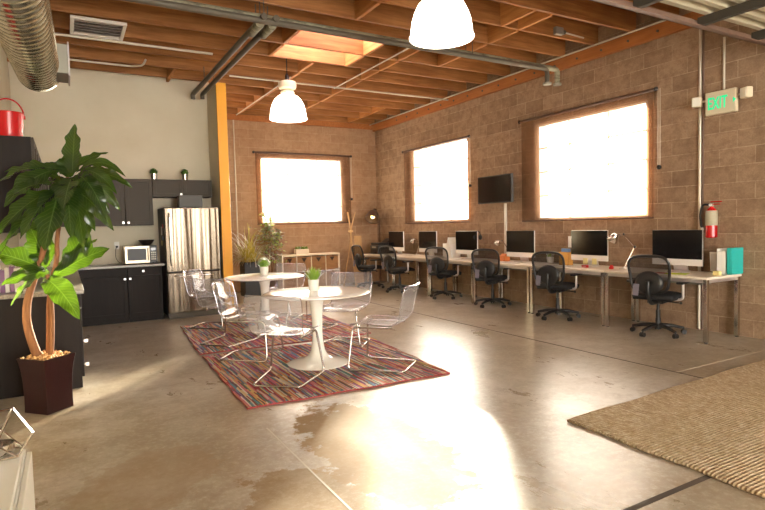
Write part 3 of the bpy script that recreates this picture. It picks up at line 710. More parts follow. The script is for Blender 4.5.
def potted(name, x, y, z, label, cat, pr, ph, potm, fol, fh, n, leafm, group=None, square=None, spread=.5, w=.012, top_only=False):
    r = thing(name, label, cat, (x, y, z), 0, group)
    if square: MB().box(-square[0],square[0],-square[1],square[1],0,ph).build('pot', potm, r, bevel=.004); 
    else: MB().lathe([(.001,0),(pr*.8,0),(pr,ph),(pr*.93,ph),(pr*.9,ph-.012),(.001,ph-.012)], 28).build('pot', potm, r, smooth=40)
    b = MB(); rr = random.Random(len(label))
    for i in range(n):
        a = rr.uniform(0, 2*PI); d = rr.random()**.5
        if square: bx, by = rr.uniform(-square[0],square[0])*.85, rr.uniform(-square[1],square[1])*.85
        else: bx, by = math.cos(a)*pr*.75*d, math.sin(a)*pr*.75*d
        h = fh*rr.uniform(.55,1)*(1-.25*d); out = spread*fh*d*rr.uniform(.5,1.1)
        p0 = V((bx, by, ph-.012)); p2 = p0+V((math.cos(a)*out, math.sin(a)*out, h)); p1 = (p0+p2)/2+V((0,0,h*.15))
        s = V((-math.sin(a), math.cos(a), 0))*w*.5
        b.add([p0-s*.6, p0+s*.6, p1+s, p1-s, p2], [(0,1,2,3),(3,2,4)])
    if top_only:
        for i in range(n):
            a = rr.uniform(0, 2*PI); e_ = rr.uniform(-.2, 1.5); c = V((math.cos(a)*math.cos(e_), math.sin(a)*math.cos(e_), math.sin(e_)))
            q_ = V((0, 0, ph+fh*.35))+c*fh*rr.uniform(.55, 1)*.8; t_ = V((rr.uniform(-1,1), rr.uniform(-1,1), rr.uniform(-1,1))).normalized(); s_ = t_.cross(c).normalized()*w*.6; t_ = s_.cross(c).normalized()*w
            b.add([q_-t_, q_+s_, q_+t_, q_-s_], [(0,1,2,3)])
    b.build('foliage', leafm, r, fixn=False)
    return r
potted('potted_plant', 6.75, 6.42, DZ, 'small green potted plant behind second chair', 'potted plant', .06, .1, M['paper'], None, .12, 70, M['leaf_small'])
# printer on the far desk
pr = thing('printer', 'black printer on the far end of desks', 'printer', (6.57, 11.58, DZ))
MB().box(-.22,.22,-.2,.2,0,.2).build('printer_body', M['black'], pr, bevel=.015)
MB().box(-.2,.2,-.19,.19,.2,.26).build('scanner_lid', M['black'], pr, bevel=.012)
MB().prism([(.05,.26),(.2,.26),(.22,.36),(.19,.36)],-.13,.13,Matrix(((1,0,0,0),(0,0,1,0),(0,1,0,0),(0,0,0,1)))).build('paper_feed', M['black'], pr)
MB().box(-.3,-.22,-.12,.12,.03,.04).build('output_tray', M['black'], pr)
MB().box(-.223,-.219,-.1,.1,.14,.18).build('control_panel', M['galv_plain'], pr)

# ------------------------------------------------------------------ office chairs
def office_chair():
    r = thing('office_chair', 'black mesh office chair at nearest desk, closest to the camera', 'office chair', (6.27, 4.22, 0), az(74), group='mesh office chairs along the desks')
    # star base: five arms and casters
    hub = MB().lathe([(.04, .07), (.045, .12), (.03, .14), (.03, .2)], 16)
    hub.build('base_hub', M['black'], r, smooth=40)
    for k in range(5):
        a = PI/2+.35+k*2*PI/5; d = V((math.cos(a), math.sin(a), 0))
        MB().tube([d*.03+V((0,0,.115)), d*.17+V((0,0,.105)), d*.3+V((0,0,.075))], [.026, .022, .017], 8).build('base_arm', M['black'], r, smooth=60)
        s = V((-d.y, d.x, 0))
        c = MB()
        for w in (-.017, .017): c.cyl(d*.3+s*(w-.009)+V((0,0,.029)), d*.3+s*(w+.009)+V((0,0,.029)), .028, 14)
        c.cyl(d*.3+V((0,0,.03)), d*.3+V((0,0,.075)), .008, 8).build('caster', M['black'], r, smooth=40)
    MB().cyl((0,0,.18),(0,0,.3),.026,14).cyl((0,0,.28),(0,0,.42),.017,12).build('gas_lift', M['black'], r, smooth=40)
    MB().box(-.09,.09,-.12,.1,.39,.43).build('tilt_mechanism', M['black'], r, bevel=.01)
    MB().tube([(.08,.02,.41),(.24,.02,.4)],.008,8).sphere((.25,.02,.4),.018,8).build('height_lever', M['black'], r)
    def seat(u, v):
        x = (u-.5)*.48; y = -.22+.46*v
        e = max(abs(u-.5)*2, abs(v-.5)*2)
        return (x*(1-.06*(abs(v-.5)*2)**4), y, .5-.03*e**4-.03*max(0, v-.8)*3)
    sb = MB().grid(seat, 13, 13); sb.build('seat', M['black_soft'], r, smooth=180, solid=.055)
    # back: outline frame, mesh panel, lumbar support
    def outl(t):
        a = 2*PI*t; c, s = math.cos(a), math.sin(a)
        k = (abs(c)**4.6+abs(s)**4.6)**(-1/4.6)
        x = .222*k*c*(1.0+.1*s); z = .755+.215*k*s+.012*math.cos(x*7)
        h = (z-.54)/.44
        return V((x, -.27-.06*h+.05*math.cos(x*6)-.05+.02*math.sin(h*PI)*1.6, z))
    pts = [outl(i/40) for i in range(40)]
    MB().tube(pts, .017, 8, closed=True).build('back_frame', M['black'], r, smooth=60)
    def panel(u, v):
        p = outl(u); c = V((0, -.28+.0, .8)); c.y = -.27-.06*.5+.03
        return c.lerp(p, v)
    b = MB(); n = 40; vs = [V((0, -.27, .755))]; fs = []
    for j in range(1, 6):
        for i in range(n):
            p = pts[i]; c = V((0, p.y*.5-.14, .8)); q_ = V((p.x*j/5, 0, .755+(p.z-.755)*j/5)); h = (q_.z-.54)/.44
            q_.y = -.27-.06*h+.05*math.cos(q_.x*6)-.05+.032*math.sin(max(0,min(1,h))*PI); vs.append(q_)
    for i in range(n): fs.append((0, 1+i, 1+(i+1) % n))
    for j in range(4):
        for i in range(n): fs.append((1+j*n+i, 1+j*n+(i+1) % n, 1+(j+1)*n+(i+1) % n, 1+(j+1)*n+i))
    b.add(vs, fs).build('mesh_back', M['mesh'], r, smooth=180)
    lum = MB(); lum.lathe([(.001,0),(.06,.004),(.11,.0),(.14,-.014)], 28, Matrix.Translation((0,-.33,.66)) @ Matrix.Rotation(PI/2,4,'X') @ Matrix.Diagonal((1.15,1,1,1)))
    lum.build('lumbar_support', M['black'], r, smooth=180, solid=.012)
    MB().tube(fillet([(0,-.1,.4),(0,-.28,.41),(0,-.36,.55),(0,-.35,.68)], .08), .024, 8).build('back_bracket', M['black'], r, smooth=60)
    for s in (-1, 1):
        MB().tube(fillet([(s*.19,-.02,.44),(s*.285,-.02,.45),(s*.285,-.02,.64)], .04), .016, 8).build('arm_post', M['alu' if s > 0 else 'black'], r, smooth=60)
        MB().box(s*.285-.042, s*.285+.042, -.15, .12, .64, .668).build('arm_pad', M['black'], r, bevel=.012)
    MB().box(-.235,-.165,-.345,-.335,.49,.63,Matrix.Rotation(.1,4,'Y')).build('window_lit_plate', mat('lilac_window_light', rgb(104,98,108), .35), r, bevel=.008)  # flat plate whose lilac colour stands in for window light on the chair's side
    return r
oc = office_chair()
for (x, y, a, lab) in ((6.2, 5.76, 70, 'black mesh office chair second from the near end, before noted computer'), (6.27, 7.27, 60, 'black mesh office chair third from the near end, at orange box desk'),
                    (6.28, 8.64, 64, 'black mesh office chair in front of computer with headphones'), (6.12, 10.06, 78, 'black mesh office chair second from the far end, left of magazine file'), (5.98, 11.1, 88, 'farthest black mesh office chair near the coat stand')):
    dup(oc, (x, y, 0), az(a), lab)

# ------------------------------------------------------------------ tulip tables, pots, clear chairs, rugs
def rug(name, corners, h, m, em, label, cat, group=None):
    c = sum((V((*p, 0)) for p in corners), V())/4
    r = thing(name, label, cat, c, 0, group)
    n = 24
    def P(u, v):
        a, b_, c_, d = [V((*p, 0)) for p in corners]
        p = a.lerp(b_, u).lerp(d.lerp(c_, u), v)-c
        e = .006*math.sin(17*u+9*v)
        return (p.x+.008*math.sin(23*v), p.y+.008*math.sin(19*u), h+.002*math.sin(11*u)*math.sin(13*v))
    b = MB().grid(P, n, n)
    vs = [P(i/(n-1), 0) for i in range(n)]+[P(1, i/(n-1)) for i in range(1, n)]+[P(1-i/(n-1), 1) for i in range(1, n)]+[P(0, 1-i/(n-1)) for i in range(1, n-1)]
    k = len(vs); b.add(vs+[(x, y, .001) for x, y, z in vs], [(i, (i+1) % k, (i+1) % k+k, i+k) for i in range(k)])
    b.build('rug_field', m, r)
    MB().tube([(x, y, h*.55) for x, y, z in vs], h*.45, 6, closed=True).build('rug_border', em, r, smooth=180)
    return r
rug('rag_rug', [(1.17,4.27),(3.09,4.21),(3.28,6.2),(1.26,6.32)], .016, M['rag'], M['rag_edge'], 'multicoloured striped rag rug under the nearer white table', 'rug', 'rag rugs')
rug('rag_rug', [(1.25,6.46),(3.42,6.38),(3.5,8.35),(1.40,8.52)], .016, M['rag'], M['rag_edge'], 'multicoloured striped rag rug under the farther white table', 'rug', 'rag rugs')
rug('jute_rug', [(2.97,.45),(6.08,.57),(6.03,2.83),(3.02,2.71)], .022, M['jute'], M['jute'], 'large woven tan jute rug at lower right', 'rug')

ZR = .0195
def tulip():
    r = thing('pedestal_table', 'nearer round white pedestal table with flared base', 'table', (2.2, 5.27, ZR), group='round white pedestal tables')
    MB().lathe([(.001,.748),(.46,.745),(.52,.738),(.548,.726),(.55,.722),(.53,.714),(.4,.706),(.09,.70)], 64).build('table_top', M['gloss_white'], r, smooth=40)
    MB().lathe([(.001,0),(.312,0),(.315,.006),(.29,.016),(.22,.03),(.15,.05),(.1,.085),(.072,.14),(.058,.22),(.052,.32),(.054,.45),(.062,.57),(.075,.65),(.1,.705)], 48).build('pedestal', M['gloss_white'], r, smooth=50)
    return r
ta = tulip()
dup(ta, (2.38, 7.55, ZR), 0, 'farther round white pedestal table near the yellow post')
potted('potted_grass', 2.19, 5.31, ZR+.748, 'white pot of upright green grass on nearer table', 'potted plant', .058, .115, M['gloss_white'], None, .17, 90, M['leaf_small'], spread=.6, w=.012)
potted('potted_plant', 2.38, 7.55, ZR+.748, 'white pot with bushy round leaves on farther table', 'potted plant', .062, .12, M['gloss_white'], None, .12, 260, M['leaf_small'], spread=.6, w=.022, top_only=True)

def clear_chair():
    r = thing('clear_chair', 'transparent chair on chrome frame, nearest with its back to the camera', 'chair', (1.72, 4.87, ZR), az(40.5), group='transparent chairs round the white tables')
    prof = [(.265,.424),(.25,.437),(.2,.446),(.1,.446),(0,.441),(-.1,.436),(-.16,.437),(-.205,.45),(-.235,.478),(-.255,.52),(-.275,.59),(-.3,.67),(-.33,.75),(-.365,.82)]
    n = len(prof); m = 13
    def sh(u, v):
        i = v*(n-1); k = min(int(i), n-2); t = i-k
        y = prof[k][0]*(1-t)+prof[k+1][0]*t; z = prof[k][1]*(1-t)+prof[k+1][1]*t
        s = (u-.5)*2
        back = max(0, (z-.46)/.36)
        w = .245+.025*back
        corner = 0
        if v > .9: w *= 1-.10*((v-.9)/.1)**3
        if v < .1: w *= 1-.12*((.1-v)/.1)**2
        y2 = y+.045*back*s*s; z2 = z+.018*abs(s)**5*(1-min(1, back*3))
        return (s*w, y2, z2)
    MB().grid(sh, m, 40).build('seat_shell', M['clear'], r, smooth=180)
    ed = [sh(0, i/39) for i in range(40)]+[sh(i/12, 1) for i in range(1, 12)]+[sh(1, 1-i/39) for i in range(40)]+[sh(1-i/12, 0) for i in range(1, 12)]
    MB().tube(ed, .0045, 6, closed=True).build('shell_rim', M['rim'], r, smooth=180)
    t_ = .011
    path = []
    path = [(-.205,-.17,.42),(-.215,.235,.42),(-.275,.27,t_),(-.225,-.28,t_),(.225,-.28,t_),(.275,.27,t_),(.215,.235,.42),(.205,-.17,.42)]
    MB().tube(fillet(path, .05, 5), t_, 10).build('tube_frame', M['tube'], r, smooth=60)
    for x in (-.205, .205):
        for y in (-.14, .17): MB().cyl((x, y, .425), (x, y, .447), .013, 10).build('fixing_stud', M['chrome'], r)
    return r
def rim_mat():
    m = bpy.data.materials.new('plastic_rim'); m.use_nodes = True; nt = m.node_tree
    out = nt.nodes['Material Output']; nt.nodes.remove(nt.nodes['Principled BSDF'])
    tr = N(m, 'ShaderNodeBsdfTransparent'); g = N(m, 'ShaderNodeBsdfGlossy'); g.inputs['Roughness'].default_value = .12; g.inputs['Color'].default_value = (.74,.72,.8,1)
    b = N(m, 'ShaderNodeMixShader'); b.inputs[0].default_value = .85; L(m, tr.outputs[0], b.inputs[1]); L(m, g.outputs[0], b.inputs[2]); L(m, b.outputs[0], out.inputs[0]); return m
M['rim'] = rim_mat()
cc = clear_chair()
for (x, y, a, lab) in ((2.69, 4.77, -42, 'transparent chair right of the nearer table, seen side on'), (2.84, 5.95, 225, 'transparent chair behind the nearer table, facing camera'),
                       (1.71, 5.97, 127, 'transparent chair left of the nearer table, facing right'), (1.70, 6.92, 52, 'transparent chair on near side of farther table'),
                       (1.80, 8.18, 130, 'transparent chair in front of the refrigerator, left of farther table'), (2.9, 8.3, 228, 'transparent chair behind the farther table before cube shelf'),
                       (2.95, 7.22, -36, 'transparent chair right of the farther table, between tables')):
    dup(cc, (x, y, ZR), az(a), lab)

# ------------------------------------------------------------------ kitchen
KF = 9.43
def shaker(b, x0, x1, z0, z1, y, axis='y', t=.02, s=.055):
    """framed door slab; axis y: faces -Y at plane y; axis x: faces +X at plane y"""
    def bx(p0, p1, q0, q1, d0, d1):
        if axis == 'y': b.box(p0, p1, y-d1, y-d0, q0, q1)
        else: b.box(y+d0, y+d1, p0, p1, q0, q1)
    bx(x0, x1, z0, z1, 0, t*.5)
    bx(x0, x0+s, z0, z1, t*.5, t); bx(x1-s, x1, z0, z1, t*.5, t); bx(x0+s, x1-s, z0, z0+s, t*.5, t); bx(x0+s, x1-s, z1-s, z1, t*.5, t)
    return b
def knob(parent, x, y, z, axis='y'):
    d = V((0,-1,0)) if axis == 'y' else V((1,0,0)); p = V((x, y, z))
    b = MB().cyl(p, p+d*.02, .007, 8)
    q_ = p+d*.025
    b.box(q_.x-.016, q_.x+.016, q_.y-.012 if axis != 'y' else q_.y-.006, q_.y+.012 if axis != 'y' else q_.y+.006, q_.z-.016, q_.z+.016)
    return b.build('knob', M['alu'], parent, bevel=.003)
bu = 'dark base cabinets'
for (x0, x1, lab, kx) in ((.1, .79, 'dark base cabinet under kitchen counter, beside the left run', .755), (.795, 1.30, 'dark base cabinet under the microwave', .83)):
    r = thing('base_cabinet', lab, 'cabinet', (x0, KF, 0), 0, bu); w = x1-x0
    MB().box(0, w, .02, YK-KF-.005, .09, .865).box(0, w, .07, YK-KF-.005, 0, .09).build('cabinet_body', M['dark_cab'], r)
    dr = MB().box(.004, w-.004, 0, .02, .74, .86).build('drawer_front', M['dark_cab'], r, bevel=.003)
    dd = shaker(MB(), .004, w-.004, .095, .73, .02).build('door', M['dark_cab'], r, bevel=.002)
    knob(dd, kx-x0, 0, .69); 
    if x0 > .5: knob(dr, w*.45, 0, .8)
# left run of base cabinets (its end panel faces the camera)
XF = .087
for k, (y0, y1) in enumerate(((5.76, 6.6), (6.605, 7.5), (7.505, 8.4), (8.405, 9.4))):
    r = thing('base_cabinet', ['dark base cabinet end unit behind the big potted plant', 'dark base cabinet second along the left wall', 'dark base cabinet third along the left wall', 'dark corner base cabinet at kitchen back left'][k], 'cabinet', (XL+.005, y0, 0), 0, bu)
    w = XF-XL-.025
    MB().box(0, w, 0, y1-y0, .0, .865).build('cabinet_body', M['dark_cab'], r)
    dd = shaker(MB(), .004, (y1-y0)-.004, .1, .73, w, 'x').build('door', M['dark_cab'], r, bevel=.002)
    dr = MB().box(w, w+.02, .004, (y1-y0)-.004, .74, .86).build('drawer_front', M['dark_cab'], r, bevel=.002)
    if k == 0: knob(dd, w+.02, .06, .42, 'x'); knob(dd, w+.02, .06, .2, 'x')
solo('worktop', MB().prism([(0,0),(.74,0),(.74,3.65),(1.96,3.65),(1.96,4.29),(0,4.29)], 0, .038), M['stone'], (XL+.005, 5.735, .867), 'grey speckled L shaped kitchen worktop', 'worktop', bevel=.004)
# wall cabinets
uu = 'dark wall cabinets'
UY = 9.71
def upper(x0, x1, z0, z1, lab, doors, knobs):
    r = thing('wall_cabinet', lab, 'cabinet', (x0, UY, z0), 0, uu); w = x1-x0; h = z1-z0
    MB().box(0, w, .02, YK-UY-.004, 0, h).build('cabinet_body', M['grey_cab'], r)
    for (a, b_), kx in zip(doors, knobs):
        d = shaker(MB(), a+.003, b_-.003, .003, h-.003, .02).build('door', M['grey_cab'], r, bevel=.002)
        if kx is not None: knob(d, kx, 0, .045)
upper(-.19, .31, 1.52, 2.262, 'dark wall cabinet at back corner behind plant leaves', [(0,.5)], [.46])
upper(.315, .832, 1.52, 2.262, 'dark wall cabinet left of the one above microwave', [(0,.517)], [.48])
upper(.837, 1.25, 1.52, 2.262, 'tall dark wall cabinet above the microwave', [(0,.413)], [.035])
upper(1.255, 2.2, 1.975, 2.262, 'short two door wall cabinet above the refrigerator', [(0,.47),(.47,.945)], [.435,None])
for k, (y0, y1) in enumerate(((5.63, 6.45), (6.455, 7.45), (7.455, 8.45), (8.455, 9.7))):
    z0, z1 = 1.44, 2.25
    r = thing('wall_cabinet', ['dark wall cabinet under the red bucket', 'dark wall cabinet second along the left wall', 'dark wall cabinet third along the left wall', 'dark corner wall cabinet on the left wall'][k], 'cabinet', (XL+.005, y0, z0), 0, uu)
    MB().box(0, .40, 0, y1-y0, 0, z1-z0).build('cabinet_body', M['dark_cab'], r)
    w = (y1-y0)/2
    for j in (0, 1):
        d = shaker(MB(), j*w+.003, (j+1)*w-.003, .003, z1-z0-.003, .40, 'x').build('door', M['grey_cab'], r, bevel=.002)
        MB().tube([(.42, w+(.04 if j else -.04), .08), (.445, w+(.04 if j else -.04), .08), (.445, w+(.04 if j else -.04), .3), (.42, w+(.04 if j else -.04), .3)], .006, 8).build('bar_handle', M['alu'], d)
# bucket
bk = thing('bucket', 'red enamel bucket with arched handle on wall cabinet', 'bucket', (-.40, 5.95, 2.252))
MB().lathe([(.001,0),(.105,0),(.108,.01),(.124,.23),(.128,.24),(.124,.245),(.12,.235),(.103,.015),(.001,.012)], 36).build('bucket_body', M['red'], bk, smooth=40)
MB().tube([(.122*math.cos(a), 0, .215+.155*math.sin(a)) for a in [k*PI/16 for k in range(17)]], .007, 8).build('handle', M['red'], bk, smooth=60)
for s in (-1, 1): MB().cyl((s*.118,0,.21),(s*.132,0,.21),.016,10).build('handle_ear', M['red'], bk)
# refrigerator
fr = thing('refrigerator', 'stainless steel refrigerator with freezer drawer below', 'refrigerator', (1.36, 9.36, 0))
fw = .855
MB().box(0, fw, .07, YK-9.37, .05, 1.79).box(.03,fw-.03,.05,.2,.0,.06).build('cabinet_body', mat('fridge_side', rgb(58,52,46), .5), fr, bevel=.005)
du_ = MB().box(.002, fw-.002, .0, .068, .755, 1.785).build('upper_door', M['steel'], fr, bevel=.012)
dl = MB().box(.002, fw-.002, .0, .068, .095, .745).build('freezer_drawer', M['steel'], fr, bevel=.012)
MB().tube(fillet([(.07,.0,.86),(.07,-.05,.9),(.07,-.05,1.66),(.07,0,1.7)],.03),.012,8).build('door_handle', M['chrome'], du_, smooth=60)
MB().tube(fillet([(.12,.0,.69),(.16,-.045,.69),(.7,-.045,.69),(.74,0,.69)],.03),.012,8).build('drawer_handle', M['chrome'], dl, smooth=60)
MB().box(.01,fw-.01,.03,.07,.015,.085).build('kick_grille', M['pipe_dark'], fr)
for (yy, z, m_, w, h) in ((.2,1.5,'red_plastic',.09,.06),(.33,1.42,'paper',.1,.14),(.22,1.3,'bluepaper',.08,.06),(.35,1.22,'note',.08,.08)):
    o = MB().box(-.004, .0, yy-w/2, yy+w/2, z-h/2, z+h/2).build('fridge_magnet', M[m_]); o.location = (1.36, 9.36, 0)
    tag(o, {'red_plastic':'red magnet on side of refrigerator, topmost','paper':'white note on side of refrigerator','bluepaper':'blue magnet on side of refrigerator','note':'yellow magnet on side of refrigerator, lowest'}[m_], 'magnet', 'magnets on the refrigerator')
solo('storage_case', MB().box(0,.37,0,.22,0,.2), mat('grey_case', rgb(70,68,62), .5), (1.6, 9.62-.22, 1.79), 'dark grey box sitting on top of refrigerator', 'box', bevel=.012)
for (x, lab) in ((1.30, 'small silver pot with grass on wall cabinet, left one'), (1.79, 'small silver pot with grass on wall cabinet, right one above refrigerator')):
    potted('potted_grass', x, 9.85, 2.264, lab, 'potted plant', .058, .1, M['chrome'], None, .08, 160, mat('dark_leaf', rgb(74,110,36), .8), 'silver pots on the wall cabinets', spread=.5, w=.014, top_only=True)
# microwave
mw = thing('microwave', 'silver microwave oven with dark window on counter', 'microwave', (.78, 9.52, .906))
MB().box(0,.47,.02,.36,.012,.285).build('oven_body', mat('silver_case', rgb(186,178,160), .35, .6), mw, bevel=.006)
md = MB().box(.0,.36,0,.02,.014,.283).build('oven_door', mat('silver_face', rgb(160,148,128), .3, .9), mw, bevel=.004)
MB().box(.035,.31,-.002,.001,.06,.245).build('oven_window', M['black'], md)
MB().tube(fillet([(.335,0,.05),(.335,-.03,.06),(.335,-.03,.24),(.335,0,.25)],.015),.008,8).build('door_handle', M['chrome'], md)
MB().box(.362,.47,0,.02,.014,.283).build('control_panel', M['black'], mw, bevel=.003)
MB().box(.38,.452,-.002,.001,.21,.25).build('display', M['screen'], mw)
b = MB()
for i in range(3):
    for j in range(4): b.box(.382+i*.026,.402+i*.026,-.003,0,.06+j*.034,.082+j*.034)
b.build('button_pad', M['galv_plain'], mw)
for x in (.05,.42): MB().cyl((x,.1,0),(x,.1,.013),.015,8).build('foot', M['rubber'], mw)
bo = MB().lathe([(.001,.004),(.05,0),(.06,.006),(.1,.05),(.125,.09),(.12,.09),(.095,.053),(.055,.012),(.001,.01)],32).build('bowl', mat('dark_bowl', rgb(46,40,34), .3, .3), smooth=50); bo.location = (1.12, 9.68, 1.192); tag(bo, 'dark metal bowl resting on top of microwave', 'bowl')
ou = thing('wall_outlet', 'white wall outlet with black plug beside microwave', 'wall outlet', (.71, YK, 1.2))
MB().box(-.037,.037,-.008,-.001,-.06,.06).build('cover_plate', M['white_paint'], ou, bevel=.002)
MB().box(-.016,.016,-.035,-.008,-.035,-.005).build('plug', M['black'], ou, bevel=.004)
MB().tube(fillet([(0,-.035,-.02),(-.02,-.06,-.05),(-.03,-.05,-.2),(.02,-.05,-.285),(.06,-.1,-.285)],.05),.004,6).build('power_cord', M['black'], ou)
# things on the left counter
bt = [(M['paper'],.05,.24,'white binder'),(M['purple'],.035,.2,'purple book'),(M['paper'],.03,.22,'white book'),(M['purple'],.03,.23,'tall purple book'),(M['paper'],.045,.21,'thick white book'),(M['paper'],.03,.19,'short white book')]
x = -.585
for k, (m_, t_, h, lab) in enumerate(bt):
    r = thing('book', lab+[', leftmost in the counter row',' right beside the white binder',' between two purple spines',' in the middle of counter row',' near right end of counter row',' last at right end of counter row'][k], 'book', (x, 5.92+.015*(k % 2), .907), 0, 'books on the left counter')
    MB().box(0,t_,0,.003,0,h).box(0,.003,.003,.2,0,h).box(t_-.003,t_,.003,.2,0,h).build('cover', m_, r)
    MB().box(.004,t_-.004,.006,.19,.004,h-.006).build('page_block', M['paper'], r)
    x += t_+.004
jr = thing('glass_jar', 'small clear glass jar on counter behind plant trunk', 'jar', (-.14, 6.05, .906))
MB().lathe([(.001,.002),(.035,0),(.04,.01),(.04,.07),(.03,.085),(.03,.095)],24).build('jar_body', M['clear'], jr, smooth=50)
MB().lathe([(.001,.108),(.032,.108),(.033,.094)],24).build('jar_lid', M['alu'], jr, smooth=40)

# ------------------------------------------------------------------ big potted plant
RU = V((.8696, -.4938, 0)); FW = V((.4938, .8696, 0))
PC = V((-.185, 5.2, 0))
pp = thing('potted_dracaena', 'tall broad leaved houseplant in dark square planter at left', 'potted plant', PC)
a0 = math.radians(45)
def sq(hd, z): return [V((hd*math.cos(math.radians(90*k-3)), hd*math.sin(math.radians(90*k-3)), z)) for k in range(4)]
b = MB(); zs = [(0,.172),(.06,.170),(.15,.170),(.25,.174),(.33,.182),(.40,.196),(.44,.207)]
vs = []; 
for (z_, hd) in zs: vs += sq(hd, z_)
fs = [(0,1,2,3)]+[(i*4+k, i*4+(k+1) % 4, (i+1)*4+(k+1) % 4, (i+1)*4+k) for i in range(len(zs)-1) for k in range(4)]
n0 = len(vs); vs += sq(.196, .44)+sq(.18, .36); m0 = (len(zs)-1)*4
fs += [(m0+k, m0+(k+1) % 4, n0+(k+1) % 4, n0+k) for k in range(4)]+[(n0+k, n0+(k+1) % 4, n0+4+(k+1) % 4, n0+4+k) for k in range(4)]+[(n0+4, n0+5, n0+6, n0+7)]
b.add(vs, fs).build('planter', M['mahogany'], pp, bevel=.003)
b = MB(); rr = random.Random(3)
for i in range(170):
    x, y = rr.uniform(-.125,.125), rr.uniform(-.125,.125)
    Mx = Matrix.Translation((*( (x*.707-y*.707, x*.707+y*.707)), .43+rr.uniform(0,.018))) @ Matrix.Rotation(rr.uniform(0,6),4,(rr.random(),rr.random(),rr.random()+.1))
    s = rr.uniform(.009,.017); b.box(-s,s,-s*.7,s*.7,-s*.4,s*.4,Mx)
ch = b.build('bark_chips', M['chips'], pp); ch['kind'] = 'stuff'
def PP(x, y, d=0):
    """point of the plant given in the vertical plane through its stem facing the room: x to the right, y down (1/125 m), d = depth"""
    return RU*((x-49+.08*(353-y))/125.)+FW*d+V((0, 0, .415+(353-y)/125.))
def trunk(pts, r0, r1):
    q_ = [PP(*p) for p in pts]; P2 = []
    for i in range(len(q_)-1):
        for t in (0, .33, .66): P2.append(q_[i].lerp(q_[i+1], t))
    P2.append(q_[-1]); k = len(P2)
    for _ in range(2): P2 = [P2[0]]+[(P2[i-1]+P2[i]*2+P2[i+1])/4 for i in range(1, k-1)]+[P2[-1]]
    MB().tube(P2, [r0+(r1-r0)*i/(k-1) for i in range(k)], 10).build('trunk', M['bark'], pp, smooth=60)
trunk([(43,354,-.02),(36,335,-.03),(30,315,-.03),(29,295,-.02),(34,272,0),(40,255,.02),(44,232,.02),(46,205,.0),(52,182,0)], .036, .02)
trunk([(48,354,.04),(47,325,.05),(46,300,.05),(49,275,.04),(53,262,.03),(56,250,.02),(56,235,0),(60,205,0),(66,172,0)], .022, .016)
trunk([(53,354,.0),(54,330,.0),(53,300,.0),(50,282,.0),(48,268,0)], .02, .014)
def leaf(base, tip, w, sag=.0, d0=0, d1=0, roll=0.0, fold=.25):
    p0 = PP(*base, d0); p2 = PP(*tip, d1); L_ = (p2-p0).length
    p1 = (p0+p2)/2+V((0, 0, sag*L_))
    ax_ = (p2-p0).normalized(); up = V((0, 0, 1)) if abs(ax_.z) < .95 else FW*-1
    nrm = (-FW*.75+V((0,0,.65))); side = ax_.cross(nrm); side.normalize(); side = (Matrix.Rotation(roll, 3, ax_) @ side)
    nn = side.cross(ax_).normalized()
    n = 22; W = w/125./2*1.08
    vs = []; fs = []
    for i in range(n+1):
        t = i/n; c = p0*(1-t)**2+p1*2*t*(1-t)+p2*t*t
        k = max(.05, (math.sin(PI*min(1, t*.97+.03))**.7)*(1.15-.4*t)) if t < 1 else 0.02
        for s in (-1, -.5, 0, .5, 1):
            wav = W*abs(s)**2*(.17*math.sin(t*21+base[0]+s*2.1)+.07*math.sin(t*37+tip[1]+s))*min(1, k*1.5)
            ed = 1+.045*abs(s)*math.sin(t*29+tip[0]*1.3+s*1.7)
            vs.append(c+side*s*W*k*ed+nn*(abs(s)*W*k*fold+wav))
    for i in range(n):
        for j in range(4): fs.append((i*5+j, i*5+j+1, (i+1)*5+j+1, (i+1)*5+j))
    lo = MB().add(vs, fs).build('leaf', M['leaf'], pp, smooth=180, fixn=False)
    uv = lo.data.uv_layers.new(name='blade'); 
    for lp in lo.data.loops: uv.data[lp.index].uv = ((lp.vertex_index % 5)/4., (lp.vertex_index//5)/n)
